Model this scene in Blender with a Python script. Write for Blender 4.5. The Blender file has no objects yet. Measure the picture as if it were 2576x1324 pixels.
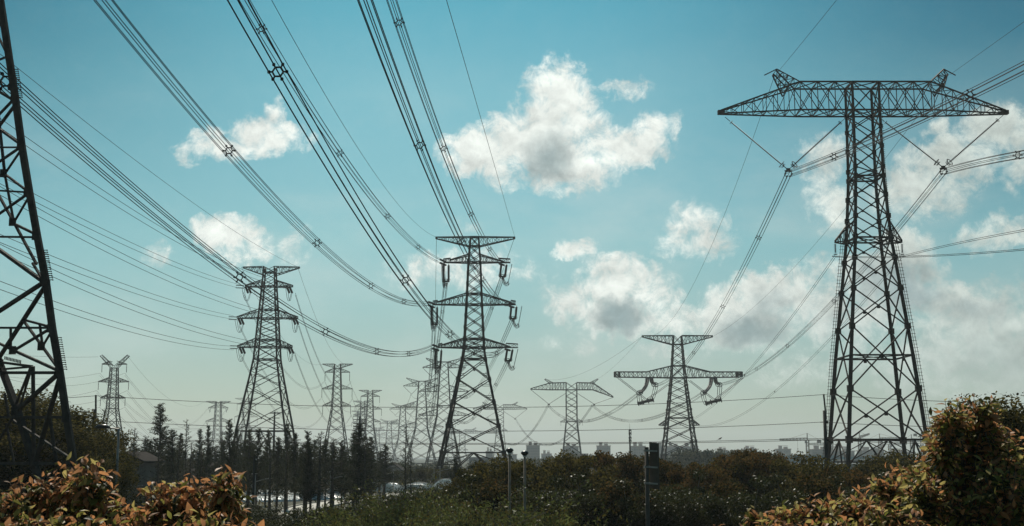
import bpy, math, random
import numpy as np
from mathutils import Vector, Matrix
PI = math.pi
random.seed(7)
SC = bpy.context.scene
COL = SC.collection

# ------------------------------------------------------------------ camera
F = 3200.0; TH = math.radians(8.67); H = 6.0      # focal length in units of a 2576 wide frame
CT, ST = math.cos(TH), math.sin(TH)
cd = bpy.data.cameras.new('camera'); cam = bpy.data.objects.new('camera', cd); COL.objects.link(cam)
cam.location = (0, 0, H); cam.rotation_euler = (PI/2 + TH, 0, 0)
cd.sensor_fit = 'HORIZONTAL'; cd.sensor_width = 36; cd.lens = 36*F/2576
cd.clip_start = 0.5; cd.clip_end = 20000
SC.camera = cam

def W(u, v, Y):
    """the point of the place at distance Y seen at (u, v)"""
    x = (u-1288)/F; z = (662-v)/F
    dy = CT - z*ST; dz = ST + z*CT
    s = Y/dy
    return Vector((x*s, Y, H + dz*s))

# ------------------------------------------------------------------ world: sky with clouds, sun
SUN_AZ = math.radians(-12); SUN_EL = math.radians(50)
wd = bpy.data.worlds.new("World"); SC.world = wd; wd.use_nodes = True
NT = wd.node_tree; NT.nodes.clear()
def N(t, **k):
    n = NT.nodes.new(t)
    for a, b in k.items(): setattr(n, a, b)
    return n
def put(n, i, v):
    if hasattr(v, 'is_output') or isinstance(v, bpy.types.NodeSocket): NT.links.new(v, n.inputs[i])
    else: n.inputs[i].default_value = v
def M_(op, a, b=0.0, c=0.0, clamp=False):
    n = N('ShaderNodeMath', operation=op); n.use_clamp = clamp
    put(n, 0, a); put(n, 1, b)
    if op in ('MULTIPLY_ADD', 'SMOOTH_MAX'): put(n, 2, c)
    return n.outputs[0]
def V_(op, a, b=(0, 0, 0)):
    n = N('ShaderNodeVectorMath', operation=op); put(n, 0, a); put(n, 1, b)
    return n.outputs['Value' if op == 'LENGTH' else 'Vector']
def MIX(f, a, b, mode='MIX'):
    n = N('ShaderNodeMix', data_type='RGBA', blend_type=mode)
    put(n, 0, f); put(n, 6, a); put(n, 7, b); return n.outputs[2]
def MR(x, a, b, c=0.0, d=1.0, smooth=True):
    n = N('ShaderNodeMapRange'); n.interpolation_type = 'SMOOTHSTEP' if smooth else 'LINEAR'
    put(n, 0, x); put(n, 1, a); put(n, 2, b); put(n, 3, c); put(n, 4, d); return n.outputs[0]

tc = N('ShaderNodeTexCoord'); dirv = tc.outputs['Generated']
sx = N('ShaderNodeSeparateXYZ'); NT.links.new(dirv, sx.inputs[0])
az = M_('ARCTAN2', sx.outputs[0], sx.outputs[1])
el = M_('ARCSINE', sx.outputs[2])
cxyz = N('ShaderNodeCombineXYZ'); put(cxyz, 0, az); put(cxyz, 1, el); P = cxyz.outputs[0]
def noise(vec, scale, detail=6, rough=0.55, dist=0.0):
    n = N('ShaderNodeTexNoise'); put(n, 'Vector', vec); n.inputs['Scale'].default_value = scale
    n.inputs['Detail'].default_value = detail; n.inputs['Roughness'].default_value = rough
    n.inputs['Distortion'].default_value = dist; return n.outputs[0]
sky = N('ShaderNodeTexSky', sky_type='NISHITA'); sky.sun_disc = False
sky.sun_elevation = SUN_EL; sky.sun_rotation = SUN_AZ
sky.air_density = 1.0; sky.dust_density = 0.6; sky.ozone_density = 2.0; sky.altitude = 0
# tint of this sky: warmer and greener near the horizon, teal above
grade = N('ShaderNodeValToRGB'); put(grade, 0, MR(el, -0.02, 0.40, 0, 1, False))
SKYRAMP = [(0.0, (0.53, 0.56, 0.55, 1)), (0.22, (0.50, 0.61, 0.55, 1)), (0.45, (0.53, 0.82, 0.67, 1)), (0.72, (0.44, 0.88, 0.72, 1)), (1.0, (0.10, 0.71, 0.66, 1))]
cr = grade.color_ramp
cr.elements[0].position, cr.elements[0].color = SKYRAMP[0]
cr.elements[1].position, cr.elements[1].color = SKYRAMP[-1]
for p, c in SKYRAMP[1:-1]:
    e = cr.elements.new(p); e.color = c
skyc = MIX(1.0, sky.outputs[0], grade.outputs[0], 'MULTIPLY')
# vignette darkening painted into the sky colour, growing sideways and with height
away = M_('MULTIPLY', MR(M_('ABSOLUTE', M_('ADD', az, 0.03)), 0.06, 0.47), MR(el, 0.08, 0.34))
skyc = MIX(away, skyc, MIX(1.0, skyc, (0.11, 0.41, 0.49, 1), 'MULTIPLY'))
def azel(u, v):
    p = W(u, v, 1.0) - Vector((0, 0, H)); p.normalize()
    return math.atan2(p.x, p.y), math.asin(p.z)
# u, v, half width, half height, weight
CLOUDS = [(1405, 228, 78, 80, 1.0), (1400, 315, 105, 95, 1.0), (1310, 355, 115, 72, 1.0), (1205, 385, 95, 58, 1.0), (1420, 400, 130, 68, 1.0), (1560, 375, 115, 48, .95), (1632, 340, 45, 50, .8), (1455, 290, 58, 90, .72),
          (1300, 425, 160, 38, .55), (1575, 222, 52, 26, .50), (1695, 325, 22, 42, .42),
          (560, 362, 80, 36, .80), (655, 345, 80, 46, .86), (692, 296, 30, 50, .66), (725, 352, 60, 32, .70), (458, 380, 34, 26, .5),
          (573, 590, 75, 46, .98), (620, 625, 70, 42, .72), (388, 640, 36, 32, .45), (750, 615, 38, 46, .42),
          (1450, 625, 50, 24, .80), (1740, 560, 58, 46, .62), (1750, 612, 90, 34, .62), (1835, 560, 30, 26, .40),
          (1560, 705, 100, 56, .98), (1640, 735, 62, 62, .85), (1570, 790, 112, 60, .95), (1465, 765, 75, 55, .72), (1430, 735, 70, 30, .55),
          (1718, 812, 75, 45, .80), (1900, 755, 112, 56, 1.0), (1880, 815, 125, 60, 1.0), (1990, 742, 82, 62, .80), (2080, 792, 85, 60, .80),
          (2068, 430, 45, 65, .58), (2080, 372, 62, 40, .62), (2092, 512, 55, 62, .62),
          (2352, 320, 36, 24, .70), (2400, 400, 125, 62, .85), (2505, 328, 92, 50, .88), (2325, 470, 110, 70, .80), (2560, 410, 70, 50, .55),
          (2525, 588, 84, 42, .80), (2275, 635, 66, 48, .92), (2240, 700, 115, 70, .92), (2300, 740, 70, 46, .75),
          (2440, 765, 130, 52, .82), (2500, 870, 190, 120, .86), (2370, 910, 140, 90, .74), (2520, 1010, 150, 70, .5), (2060, 690, 60, 50, .5), (2180, 780, 90, 60, .7), (2160, 860, 120, 60, .5),
          (1185, 680, 180, 46, .50), (1260, 650, 62, 32, .44), (1060, 680, 85, 36, .46), (1150, 572, 50, 30, .28), (2000, 940, 95, 42, .48), (1430, 870, 60, 30, .3), (1700, 880, 150, 30, .3)]
DARKS = [(1375, 385, 75, 70, .62), (1420, 415, 45, 45, .6), (1420, 330, 45, 70, .35), (1560, 795, 72, 48, 1.0), (1880, 830, 100, 48, .8), (1935, 775, 55, 50, .6), (2110, 800, 80, 60, .55), (2240, 705, 80, 66, .85), (2290, 745, 70, 40, .7),
         (2440, 420, 80, 40, .3), (2450, 790, 110, 40, .45), (2490, 900, 150, 90, .4)]  # shaded cores and undersides of the clouds, painted as grey blobs
# warp of the lookup so that the edges turn ragged
def wob(scale, amp, detail):
    n = N('ShaderNodeTexNoise'); put(n, 'Vector', dirv); n.inputs['Scale'].default_value = scale; n.inputs['Detail'].default_value = detail; n.inputs['Roughness'].default_value = .6
    return V_('MULTIPLY', V_('SUBTRACT', n.outputs['Color'], (0.5, 0.5, 0.5)), (amp, amp, 0))
Pw = V_('ADD', V_('ADD', P, wob(26, .026, 3)), wob(95, .016, 6))
def blobs(lst, vec):
    acc = None
    for (u, v, ru, rv, wgt) in lst:
        a, e = azel(u, v)
        d = V_('MULTIPLY', V_('SUBTRACT', vec, (a, e, 0)), (F/ru*.70, F/rv*.70, 0))
        n = N('ShaderNodeVectorMath', operation='DOT_PRODUCT'); put(n, 0, d); put(n, 1, d)
        g = M_('MULTIPLY', M_('SUBTRACT', 1.0, n.outputs['Value'], clamp=True), wgt)
        acc = g if acc is None else M_('SMOOTH_MAX', acc, g, 0.12)
    return acc
dens = blobs(CLOUDS, Pw)
dark = blobs(DARKS, Pw)
f1 = noise(dirv, 55, 13, 0.70, 0.35)
shift = V_('ADD', dirv, (0.0, 0.0, 0.0045))
f1b = noise(shift, 55, 13, 0.70, 0.35)
env = MR(dens, 0.05, 0.27)
dn = M_('MULTIPLY_ADD', M_('MULTIPLY', M_('SUBTRACT', f1, 0.5), 2.2), env, dens)
cover = M_('MULTIPLY', MR(dn, 0.03, 0.86), MR(dens, 0.045, 0.14))
relief = M_('SUBTRACT', f1, f1b)
g1 = noise(dirv, 20, 5, 0.5); g2 = noise(V_('ADD', dirv, (0.004, 0.0, 0.010)), 20, 5, 0.5)
lum = M_('MULTIPLY_ADD', M_('SUBTRACT', g1, g2), 1.7, M_('MULTIPLY_ADD', relief, 0.7, 1.0))  # lit and shaded relief painted into the cloud colour from offset noise
f3 = noise(dirv, 24, 6, 0.6)
dk = MR(M_('MULTIPLY_ADD', M_('SUBTRACT', f3, 0.5), 1.0, dark), 0.12, 0.95)
side = MR(az, 0.10, 0.38)
cwb = MIX(side, (0.87, 0.90, 0.84, 1), (0.60, 0.66, 0.61, 1))
veil = MR(noise(V_('MULTIPLY', dirv, (1.0, 1.0, 2.2)), 5, 6, 0.6), 0.42, 0.72)
cw = MIX(dk, cwb, (0.26, 0.34, 0.35, 1))
cw = MIX(1.0, cw, lum, 'MULTIPLY')
# convert clouds to the strength of the sky
SKY_STRENGTH = 0.10
cws = V_('MULTIPLY', cw, (1/SKY_STRENGTH,)*3)
# thin haze veil close to the horizon keeps clouds soft there
low = MR(el, 0.0, 0.12, 0.3, 1.0)
cover = M_('MULTIPLY', cover, low)
veilc = M_('MULTIPLY', M_('MULTIPLY', veil, 0.34), MR(el, 0.34, 0.16))
skyc = MIX(veilc, skyc, V_('MULTIPLY', MIX(0.5, cwb, (0.5, 0.6, 0.58, 1)), (1/SKY_STRENGTH,)*3))
fin = MIX(M_('MULTIPLY', cover, 0.93), skyc, cws)
bg = N('ShaderNodeBackground'); put(bg, 0, fin); bg.inputs[1].default_value = SKY_STRENGTH
wo = N('ShaderNodeOutputWorld'); NT.links.new(bg.outputs[0], wo.inputs[0])
wd.cycles.sampling_method = 'MANUAL'; wd.cycles.sample_map_resolution = 512

sl = bpy.data.lights.new('sun', 'SUN'); sl.energy = 4.6; sl.angle = math.radians(0.5); sl.color = (1.0, 0.93, 0.80)
so = bpy.data.objects.new('sun', sl); COL.objects.link(so)
sdir = Vector((math.sin(SUN_AZ)*math.cos(SUN_EL), math.cos(SUN_AZ)*math.cos(SUN_EL), math.sin(SUN_EL)))
so.rotation_euler = (-sdir).to_track_quat('-Z', 'Y').to_euler(); so.location = (0, 0, 80)
SC.view_settings.view_transform = 'Standard'; SC.view_settings.look = 'None'
SC.view_settings.exposure = 0.0; SC.view_settings.gamma = 1.0
SC.render.engine = 'CYCLES'
SC.cycles.max_bounces = 6; SC.cycles.transparent_max_bounces = 6; SC.cycles.volume_bounces = 0

# ------------------------------------------------------------------ materials
def mat(name, col, rough=0.7, metal=0.0, col2=None, scale=3.0, spec=0.4, trans=0.0, bump=0.0):
    m = bpy.data.materials.new(name); m.use_nodes = True
    nt = m.node_tree; b = nt.nodes['Principled BSDF']
    b.inputs['Base Color'].default_value = (*col, 1); b.inputs['Roughness'].default_value = rough
    b.inputs['Metallic'].default_value = metal; b.inputs['Specular IOR Level'].default_value = spec
    src = None
    if col2 is not None:
        t = nt.nodes.new('ShaderNodeTexCoord'); n = nt.nodes.new('ShaderNodeTexNoise')
        n.inputs['Scale'].default_value = scale; n.inputs['Detail'].default_value = 5; n.inputs['Roughness'].default_value = .65
        nt.links.new(t.outputs['Object'], n.inputs['Vector'])
        r = nt.nodes.new('ShaderNodeMapRange'); r.inputs[1].default_value = .36; r.inputs[2].default_value = .64
        nt.links.new(n.outputs[0], r.inputs[0])
        x = nt.nodes.new('ShaderNodeMix'); x.data_type = 'RGBA'
        x.inputs[6].default_value = (*col, 1); x.inputs[7].default_value = (*col2, 1)
        nt.links.new(r.outputs[0], x.inputs[0]); nt.links.new(x.outputs[2], b.inputs['Base Color']); src = x.outputs[2]
        if bump:
            bp = nt.nodes.new('ShaderNodeBump'); bp.inputs['Strength'].default_value = bump
            nt.links.new(n.outputs[0], bp.inputs['Height']); nt.links.new(bp.outputs[0], b.inputs['Normal'])
    if trans:
        tr = nt.nodes.new('ShaderNodeBsdfTranslucent'); mx = nt.nodes.new('ShaderNodeMixShader')
        mx.inputs[0].default_value = trans
        if src: nt.links.new(src, tr.inputs[0])
        else: tr.inputs[0].default_value = (*col, 1)
        o = nt.nodes['Material Output']
        nt.links.new(b.outputs[0], mx.inputs[1]); nt.links.new(tr.outputs[0], mx.inputs[2]); nt.links.new(mx.outputs[0], o.inputs[0])
    return m
STEEL = mat('weathered steel', (0.020, 0.014, 0.010), .7, 0, (0.036, 0.026, 0.019), 1.2, spec=.1)
STEEL2 = mat('dull grey steel', (0.026, 0.020, 0.016), .7, 0, (0.048, 0.038, 0.031), 1.2, spec=.12)
STEEL1 = mat('galvanised angle iron', (0.030, 0.027, 0.024), .8, 0, (0.060, 0.053, 0.046), 1.5, spec=.1)
STEELN = mat('dusty steel', (0.028, 0.019, 0.013), .65, 0, (0.056, 0.040, 0.028), .9, spec=.15)
WIRE = mat('conductor', (0.012, 0.012, 0.012), .7, 0, None, spec=.1)
INSUL = mat('brown insulator', (0.05, 0.035, 0.03), .35)
GLASSI = mat('pale insulator', (0.16, 0.17, 0.16), .3)
POLE = mat('concrete pole', (0.03, 0.028, 0.025), .85, 0, (0.05, 0.046, 0.04), 2)
POSTM = mat('tan lamp post', (0.17, 0.135, 0.10), .7, 0, (0.25, 0.205, 0.155), 6)
GALV = mat('painted lamp post', (0.22, 0.21, 0.20), .5, .1, (0.34, 0.32, 0.29), 3)
LAMPW = mat('lamp glass', (0.5, 0.5, 0.48), .15, 0, None)
DARKM = mat('dark lamp housing', (0.03, 0.03, 0.032), .3)
SIGN = mat('corrugated aluminium', (0.085, 0.073, 0.060), .75, 0, (0.115, 0.10, 0.083), 4, spec=.1)
BARK = mat('bark', (0.045, 0.038, 0.03), .9, 0, (0.075, 0.062, 0.05), 5, bump=.3)
BARKL = mat('pale grey bark', (0.13, 0.115, 0.09), .9, 0, (0.19, 0.165, 0.13), 5)
CONIF = mat('conifer foliage', (0.026, 0.031, 0.014), .7, 0, (0.042, 0.046, 0.019), .9, trans=.28, spec=.04)
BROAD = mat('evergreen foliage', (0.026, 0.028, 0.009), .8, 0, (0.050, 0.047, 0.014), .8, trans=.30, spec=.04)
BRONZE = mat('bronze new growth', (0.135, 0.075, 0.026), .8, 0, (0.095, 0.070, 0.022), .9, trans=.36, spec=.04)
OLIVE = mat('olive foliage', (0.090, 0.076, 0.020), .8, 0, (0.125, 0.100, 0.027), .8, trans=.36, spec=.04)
WILLOW = mat('willow foliage', (0.050, 0.062, 0.018), .4, 0, (0.15, 0.17, 0.055), .8, trans=.4, spec=.04)
HAZYW = mat('bare spring wood', (0.085, 0.085, 0.045), .8, 0, (0.12, 0.115, 0.06), .03, trans=.2)
def leafmat(n, c, c2, tr=.52): return mat(n, c, .50, 0, c2, 9, spec=.28, trans=tr)
L_OR = leafmat('orange leaf', (0.58, 0.27, 0.115), (0.42, 0.195, 0.08))
L_BR = leafmat('reddish brown leaf', (0.28, 0.135, 0.065), (0.42, 0.21, 0.10))
L_TAN = leafmat('yellow tan leaf', (0.50, 0.40, 0.15), (0.40, 0.34, 0.11))
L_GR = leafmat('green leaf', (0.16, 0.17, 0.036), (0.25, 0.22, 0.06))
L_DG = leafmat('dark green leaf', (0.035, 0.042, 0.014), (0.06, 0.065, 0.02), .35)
GROUND = mat('field ground', (0.022, 0.026, 0.012), .95, 0, (0.045, 0.045, 0.022), .06)
CONC = mat('pale concrete', (0.50, 0.48, 0.43), .8, 0, (0.40, 0.385, 0.34), .5)
PLASTIC = mat('white plastic film', (0.80, 0.83, 0.82), .3, 0, (0.60, 0.64, 0.63), 1.2, bump=.3)
WALL = mat('grey render', (0.10, 0.092, 0.085), .9, 0, (0.15, 0.14, 0.13), .8)
WALLB = mat('ochre render', (0.22, 0.17, 0.11), .9, 0, (0.28, 0.22, 0.15), .8)
ROOF = mat('dark roof tiles', (0.030, 0.026, 0.024), 1.0, 0, (0.048, 0.040, 0.036), 1.5, spec=.05)
GLASSD = mat('dark window', (0.02, 0.022, 0.026), .15)
CITY = mat('city render', (0.13, 0.11, 0.10), .8, 0, (0.17, 0.15, 0.13), .05)
CITYD = mat('city window bands', (0.03, 0.033, 0.036), .4)
CITYR = mat('city roof', (0.30, 0.20, 0.16), .8)
BLUE = mat('blue cladding', (0.10, 0.24, 0.30), .6, 0, (0.08, 0.20, 0.26), .05)
CRANE = mat('crane steel', (0.20, 0.14, 0.09), .6)
HALL = mat('hall wall', (0.17, 0.155, 0.16), .8, 0, (0.21, 0.19, 0.19), .2)
BIRD = mat('bird plumage', (0.02, 0.02, 0.02), .8)

# ------------------------------------------------------------------ mesh helpers
class MB:
    def __init__(s): s.v = []; s.f = []; s.mi = []; s.cur = 0
    def face(s, *i): s.f.append(i); s.mi.append(s.cur)
    def bar(s, a, b, w, h=None, up=None):
        a = Vector(a); b = Vector(b); d = b - a
        if d.length < 1e-6: return
        d.normalize(); h = h or w
        up = up or (Vector((0, 0, 1)) if abs(d.z) < .9 else Vector((0, 1, 0)))
        x = d.cross(up).normalized(); y = x.cross(d).normalized()
        n = len(s.v)
        for p in (a, b):
            for sx_, sy_ in ((-1, -1), (1, -1), (1, 1), (-1, 1)):
                s.v.append(p + x*(sx_*w/2) + y*(sy_*h/2))
        for i in range(4):
            j = (i+1) % 4; s.face(n+i, n+j, n+4+j, n+4+i)
        s.face(n+3, n+2, n+1, n); s.face(n+4, n+5, n+6, n+7)
    def box(s, c, sz, rz=0.0):
        c = Vector(c); n = len(s.v); ca, sa = math.cos(rz), math.sin(rz)
        for z in (-1, 1):
            for x, y in ((-1, -1), (1, -1), (1, 1), (-1, 1)):
                px, py = x*sz[0]/2, y*sz[1]/2
                s.v.append(c + Vector((px*ca-py*sa, px*sa+py*ca, z*sz[2]/2)))
        for f in ((3, 2, 1, 0), (4, 5, 6, 7), (0, 1, 5, 4), (1, 2, 6, 5), (2, 3, 7, 6), (3, 0, 4, 7)): s.face(*[n+i for i in f])
    def tube(s, pts, r, k=5, cap=True):
        pts = [Vector(p) for p in pts]; n0 = len(s.v); m = len(pts)
        rr = r if isinstance(r, (list, tuple)) else [r]*m
        for i, p in enumerate(pts):
            d = (pts[min(i+1, m-1)] - pts[max(i-1, 0)])
            d = d.normalized() if d.length > 1e-9 else Vector((0, 0, 1))
            up = Vector((0, 0, 1)) if abs(d.z) < .95 else Vector((0, 1, 0))
            x = d.cross(up).normalized(); y = x.cross(d)
            for j in range(k):
                a = 2*PI*j/k; s.v.append(p + x*(math.cos(a)*rr[i]) + y*(math.sin(a)*rr[i]))
        for i in range(m-1):
            for j in range(k):
                q = (j+1) % k; s.face(n0+i*k+j, n0+i*k+q, n0+(i+1)*k+q, n0+(i+1)*k+j)
        if cap and k > 2: s.face(*[n0+j for j in range(k)][::-1]); s.face(*[n0+(m-1)*k+j for j in range(k)])
    def ring(s, c, nrm, R, r, n=14, k=5):
        nrm = Vector(nrm).normalized(); a = nrm.orthogonal().normalized(); b = nrm.cross(a)
        pts = [Vector(c) + a*(R*math.cos(2*PI*i/n)) + b*(R*math.sin(2*PI*i/n)) for i in range(n+1)]
        s.tube(pts, r, k, False)
    def insul(s, a, b, r, sheds, k=7, core=.3):
        a = Vector(a); b = Vector(b); pts = []; rr = []
        for i in range(sheds):
            for f, q in ((.15, core), (.45, 1.0), (.62, core)):
                pts.append(a.lerp(b, (i+f)/sheds)); rr.append(r*q)
        s.tube(pts, rr, k)
    def quad_truss(s, Q, ns, tc, tl, lace='Z', ring=1, sec=False, t2=None, chords=True, skip=(), endring=True):
        """four chords through the quads Q with lacing on the four faces; ns panels per segment"""
        st = []
        for i in range(len(Q)-1):
            n = ns[i] if isinstance(ns, (list, tuple)) else ns
            for k in range(n):
                st.append([Vector(Q[i][c]).lerp(Vector(Q[i+1][c]), k/n) for c in range(4)])
        st.append([Vector(q) for q in Q[-1]])
        if chords:
            for i in range(len(Q)-1):
                for c in range(4): s.bar(Q[i][c], Q[i+1][c], tc)
        for i in range(len(st)-1):
            for c in range(4):
                if c in skip: continue
                e = (c+1) % 4
                a0, a1, b0, b1 = st[i][c], st[i][e], st[i+1][c], st[i+1][e]
                if lace == 'X': s.bar(a0, b1, tl); s.bar(a1, b0, tl)
                else:
                    if i % 2: s.bar(a0, b1, tl)
                    else: s.bar(a1, b0, tl)
                if ring and i > 0 and i % ring == 0: s.bar(a0, a1, tl)
                if sec:
                    t = t2 or tl*.7; cc = (a0+a1+b0+b1)/4
                    for A, B in ((a0, b0), (a1, b1)):
                        for f in (.25, .75):
                            m = A.lerp(B, f); dd = (a0 if A is a0 else a1).lerp(cc, .5) if f < .5 else (b0 if A is a0 else b1).lerp(cc, .5)
                            s.bar(m, dd, t)
        for c in range(4 if endring else 0): s.bar(st[-1][c], st[-1][(c+1) % 4], tl)
        return st
    def build(s, name, m, parent=None, origin=None, smooth=False):
        o_ = Vector(origin) if origin is not None else (parent['_w'] if parent is not None and '_w' in parent else Vector((0, 0, 0)))
        o_ = Vector(o_)
        me = bpy.data.meshes.new(name)
        me.from_pydata([tuple(Vector(p)-o_) for p in s.v], [], s.f)
        for mm in (m if isinstance(m, (list, tuple)) else [m]): me.materials.append(mm)
        if isinstance(m, (list, tuple)): me.polygons.foreach_set('material_index', s.mi)
        if smooth: me.polygons.foreach_set('use_smooth', [True]*len(s.f))
        ob = bpy.data.objects.new(name, me); COL.objects.link(ob)
        if parent is not None: ob.parent = parent
        else: ob.location = o_
        return ob
WORLD0 = {}
def tag(o, label=None, cat=None, group=None, kind=None):
    if label: o['label'] = label
    if cat: o['category'] = cat
    if group: o['group'] = group
    if kind: o['kind'] = kind
    return o
def thing(name, loc, label, cat, group=None):
    o = bpy.data.objects.new(name, None); COL.objects.link(o); o.location = loc; o.empty_display_size = .5
    WORLD0[o.name] = Vector(loc); return tag(o, label, cat, group)
def part(mb, name, m, parent, smooth=False):
    """parts are modelled in world coordinates and stored relative to the thing's base"""
    return mb.build(name, m, parent, origin=WORLD0.get(parent.name, (0, 0, 0)), smooth=smooth)
def sub(mb, name, m, parent_part, root, smooth=False):
    return mb.build(name, m, parent_part, origin=WORLD0[root.name], smooth=smooth)
def copy_tree(o, parent=None):
    c = o.copy(); COL.objects.link(c)
    if parent is not None: c.parent = parent
    for ch in list(o.children): copy_tree(ch, c)
    return c

# ------------------------------------------------------------------ lattice towers
class Fr:
    """a tower's own frame: sizes read off at its distance"""
    def __init__(s, uc, vref, Y): s.uc = uc; s.Y = Y; s.X = W(uc, vref, Y).x
    def z(s, v): return W(s.uc, v, s.Y).z
    def w(s, v, px): return W(s.uc+px, v, s.Y).x - W(s.uc, v, s.Y).x
def square(X, Y, hw, z, hd=None):
    hd = hd or hw
    return [(X-hw, Y-hd, z), (X+hw, Y-hd, z), (X+hw, Y+hd, z), (X-hw, Y+hd, z)]
def interp(prof, z):
    prof = sorted(prof)
    if z <= prof[0][0]:
        (z0, h0), (z1, h1) = prof[0], prof[1]
    elif z >= prof[-1][0]:
        (z0, h0), (z1, h1) = prof[-2], prof[-1]
    else:
        for (z0, h0), (z1, h1) in zip(prof, prof[1:]):
            if z0 <= z <= z1: break
    return h0 + (h1-h0)*(z-z0)/(z1-z0)
def body(root, fr, prof, nodes, tleg, tbr, m, sec_above=-1, rings=(), plates=0.0, legs=True, rnd=False, tsec=None, splay=True, sep=True):
    """prof (z, half width); nodes z of the panel joints from the top down"""
    X, Y = fr.X, fr.Y
    zt, zb = max(p[0] for p in prof), 0.0
    br = MB(); pl = MB()
    brk = [zb]+sorted(p[0] for p in prof if p[0] > 0.01)
    allleg = MB()
    for sx_, sy_ in ((-1, -1), (1, -1), (1, 1), (-1, 1)):
        lg = MB() if sep else allleg
        for a, b in zip(brk, brk[1:]):
            ha, hb = interp(prof, a), interp(prof, b)
            pa, pb = (X+sx_*ha, Y+sy_*ha, a), (X+sx_*hb, Y+sy_*hb, b)
            t = tleg*(1.15 - .45*(a/zt))
            if rnd: lg.tube([pa, pb], t/2, 8)
            else: lg.bar(pa, pb, t)
        if sep: part(lg, 'leg', m, root, smooth=False)
    if not sep: part(allleg, 'legs', m, root)
    for z1, z0 in zip(nodes, nodes[1:]):
        q0 = square(X, Y, interp(prof, z0), z0); q1 = square(X, Y, interp(prof, z1), z1)
        h = z1 - z0; t = tbr*(1.15-.4*z0/zt)
        s2 = z1 < sec_above
        br.quad_truss([q0, q1], 1, 0, t, 'X', 0, s2, t2=tsec or t*.6, chords=False, endring=False)
        if plates:
            for q in (q0,):
                pz = plates*(1.1-.55*z0/zt)
                for c in range(4): pl.box(q[c], (pz, pz*.8, pz*1.1))
            if True:
                cc = [sum((Vector(x) for x in (q0[c], q0[(c+1) % 4], q1[c], q1[(c+1) % 4])), Vector())/4 for c in range(4)]
                pz *= .8
                for i, c_ in enumerate(cc):
                    pl.box(c_, (pz*.7, .08, pz*.7) if i % 2 == 0 else (.08, pz*.7, pz*.7))
    for z in rings:
        q = square(X, Y, interp(prof, z), z)
        for c in range(4): br.bar(q[c], q[(c+1) % 4], tbr*1.3)
        br.bar(q[0], q[2], tbr*.7); br.bar(q[1], q[3], tbr*.7)
    if splay and nodes[-1] > 1:     # bottom section: inverted V in each face down to the feet
        z1 = nodes[-1]; q1 = square(X, Y, interp(prof, z1), z1); q0 = square(X, Y, interp(prof, 0), 0)
        for c in range(4):
            e = (c+1) % 4; mid = (Vector(q1[c])+Vector(q1[e]))/2
            br.bar(q1[c], q1[e], tbr*1.3); br.bar(mid, q0[c], tbr*1.2); br.bar(mid, q0[e], tbr*1.2)
            for f in (.35, .68):
                for k in (c, e):
                    a = Vector(q1[k]).lerp(Vector(q0[k]), f); b = mid.lerp(Vector(q0[k]), f)
                    br.bar(a, b, tbr*.7); br.bar(a, mid.lerp(Vector(q0[k]), max(0, f-.33)), tbr*.7)
    if plates:
        n0 = len(br.v); br.v += pl.v; br.f += [tuple(i+n0 for i in f) for f in pl.f]
    part(br, 'bracing', m, root)
    if sep:
        for q in square(X, Y, interp(prof, 0), 0):
            fm = MB(); fm.box((q[0], q[1], .15), (tleg*2.6, tleg*2.6, .6)); part(fm, 'footing', CONC, root)
def arm(root, fr, keys, n, tc, tl, m, side, name='crossarm', lace='Z'):
    """keys: (x offset m, z low, z up, half depth)"""
    Q = [[(fr.X+side*x, fr.Y-d, zl), (fr.X+side*x, fr.Y+d, zl), (fr.X+side*x, fr.Y+d, zu), (fr.X+side*x, fr.Y-d, zu)] for x, zl, zu, d in keys]
    b = MB(); b.quad_truss(Q, n, tc, tl, lace, 1)
    return part(b, name, m, root)

TG = 'lattice power towers'
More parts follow.
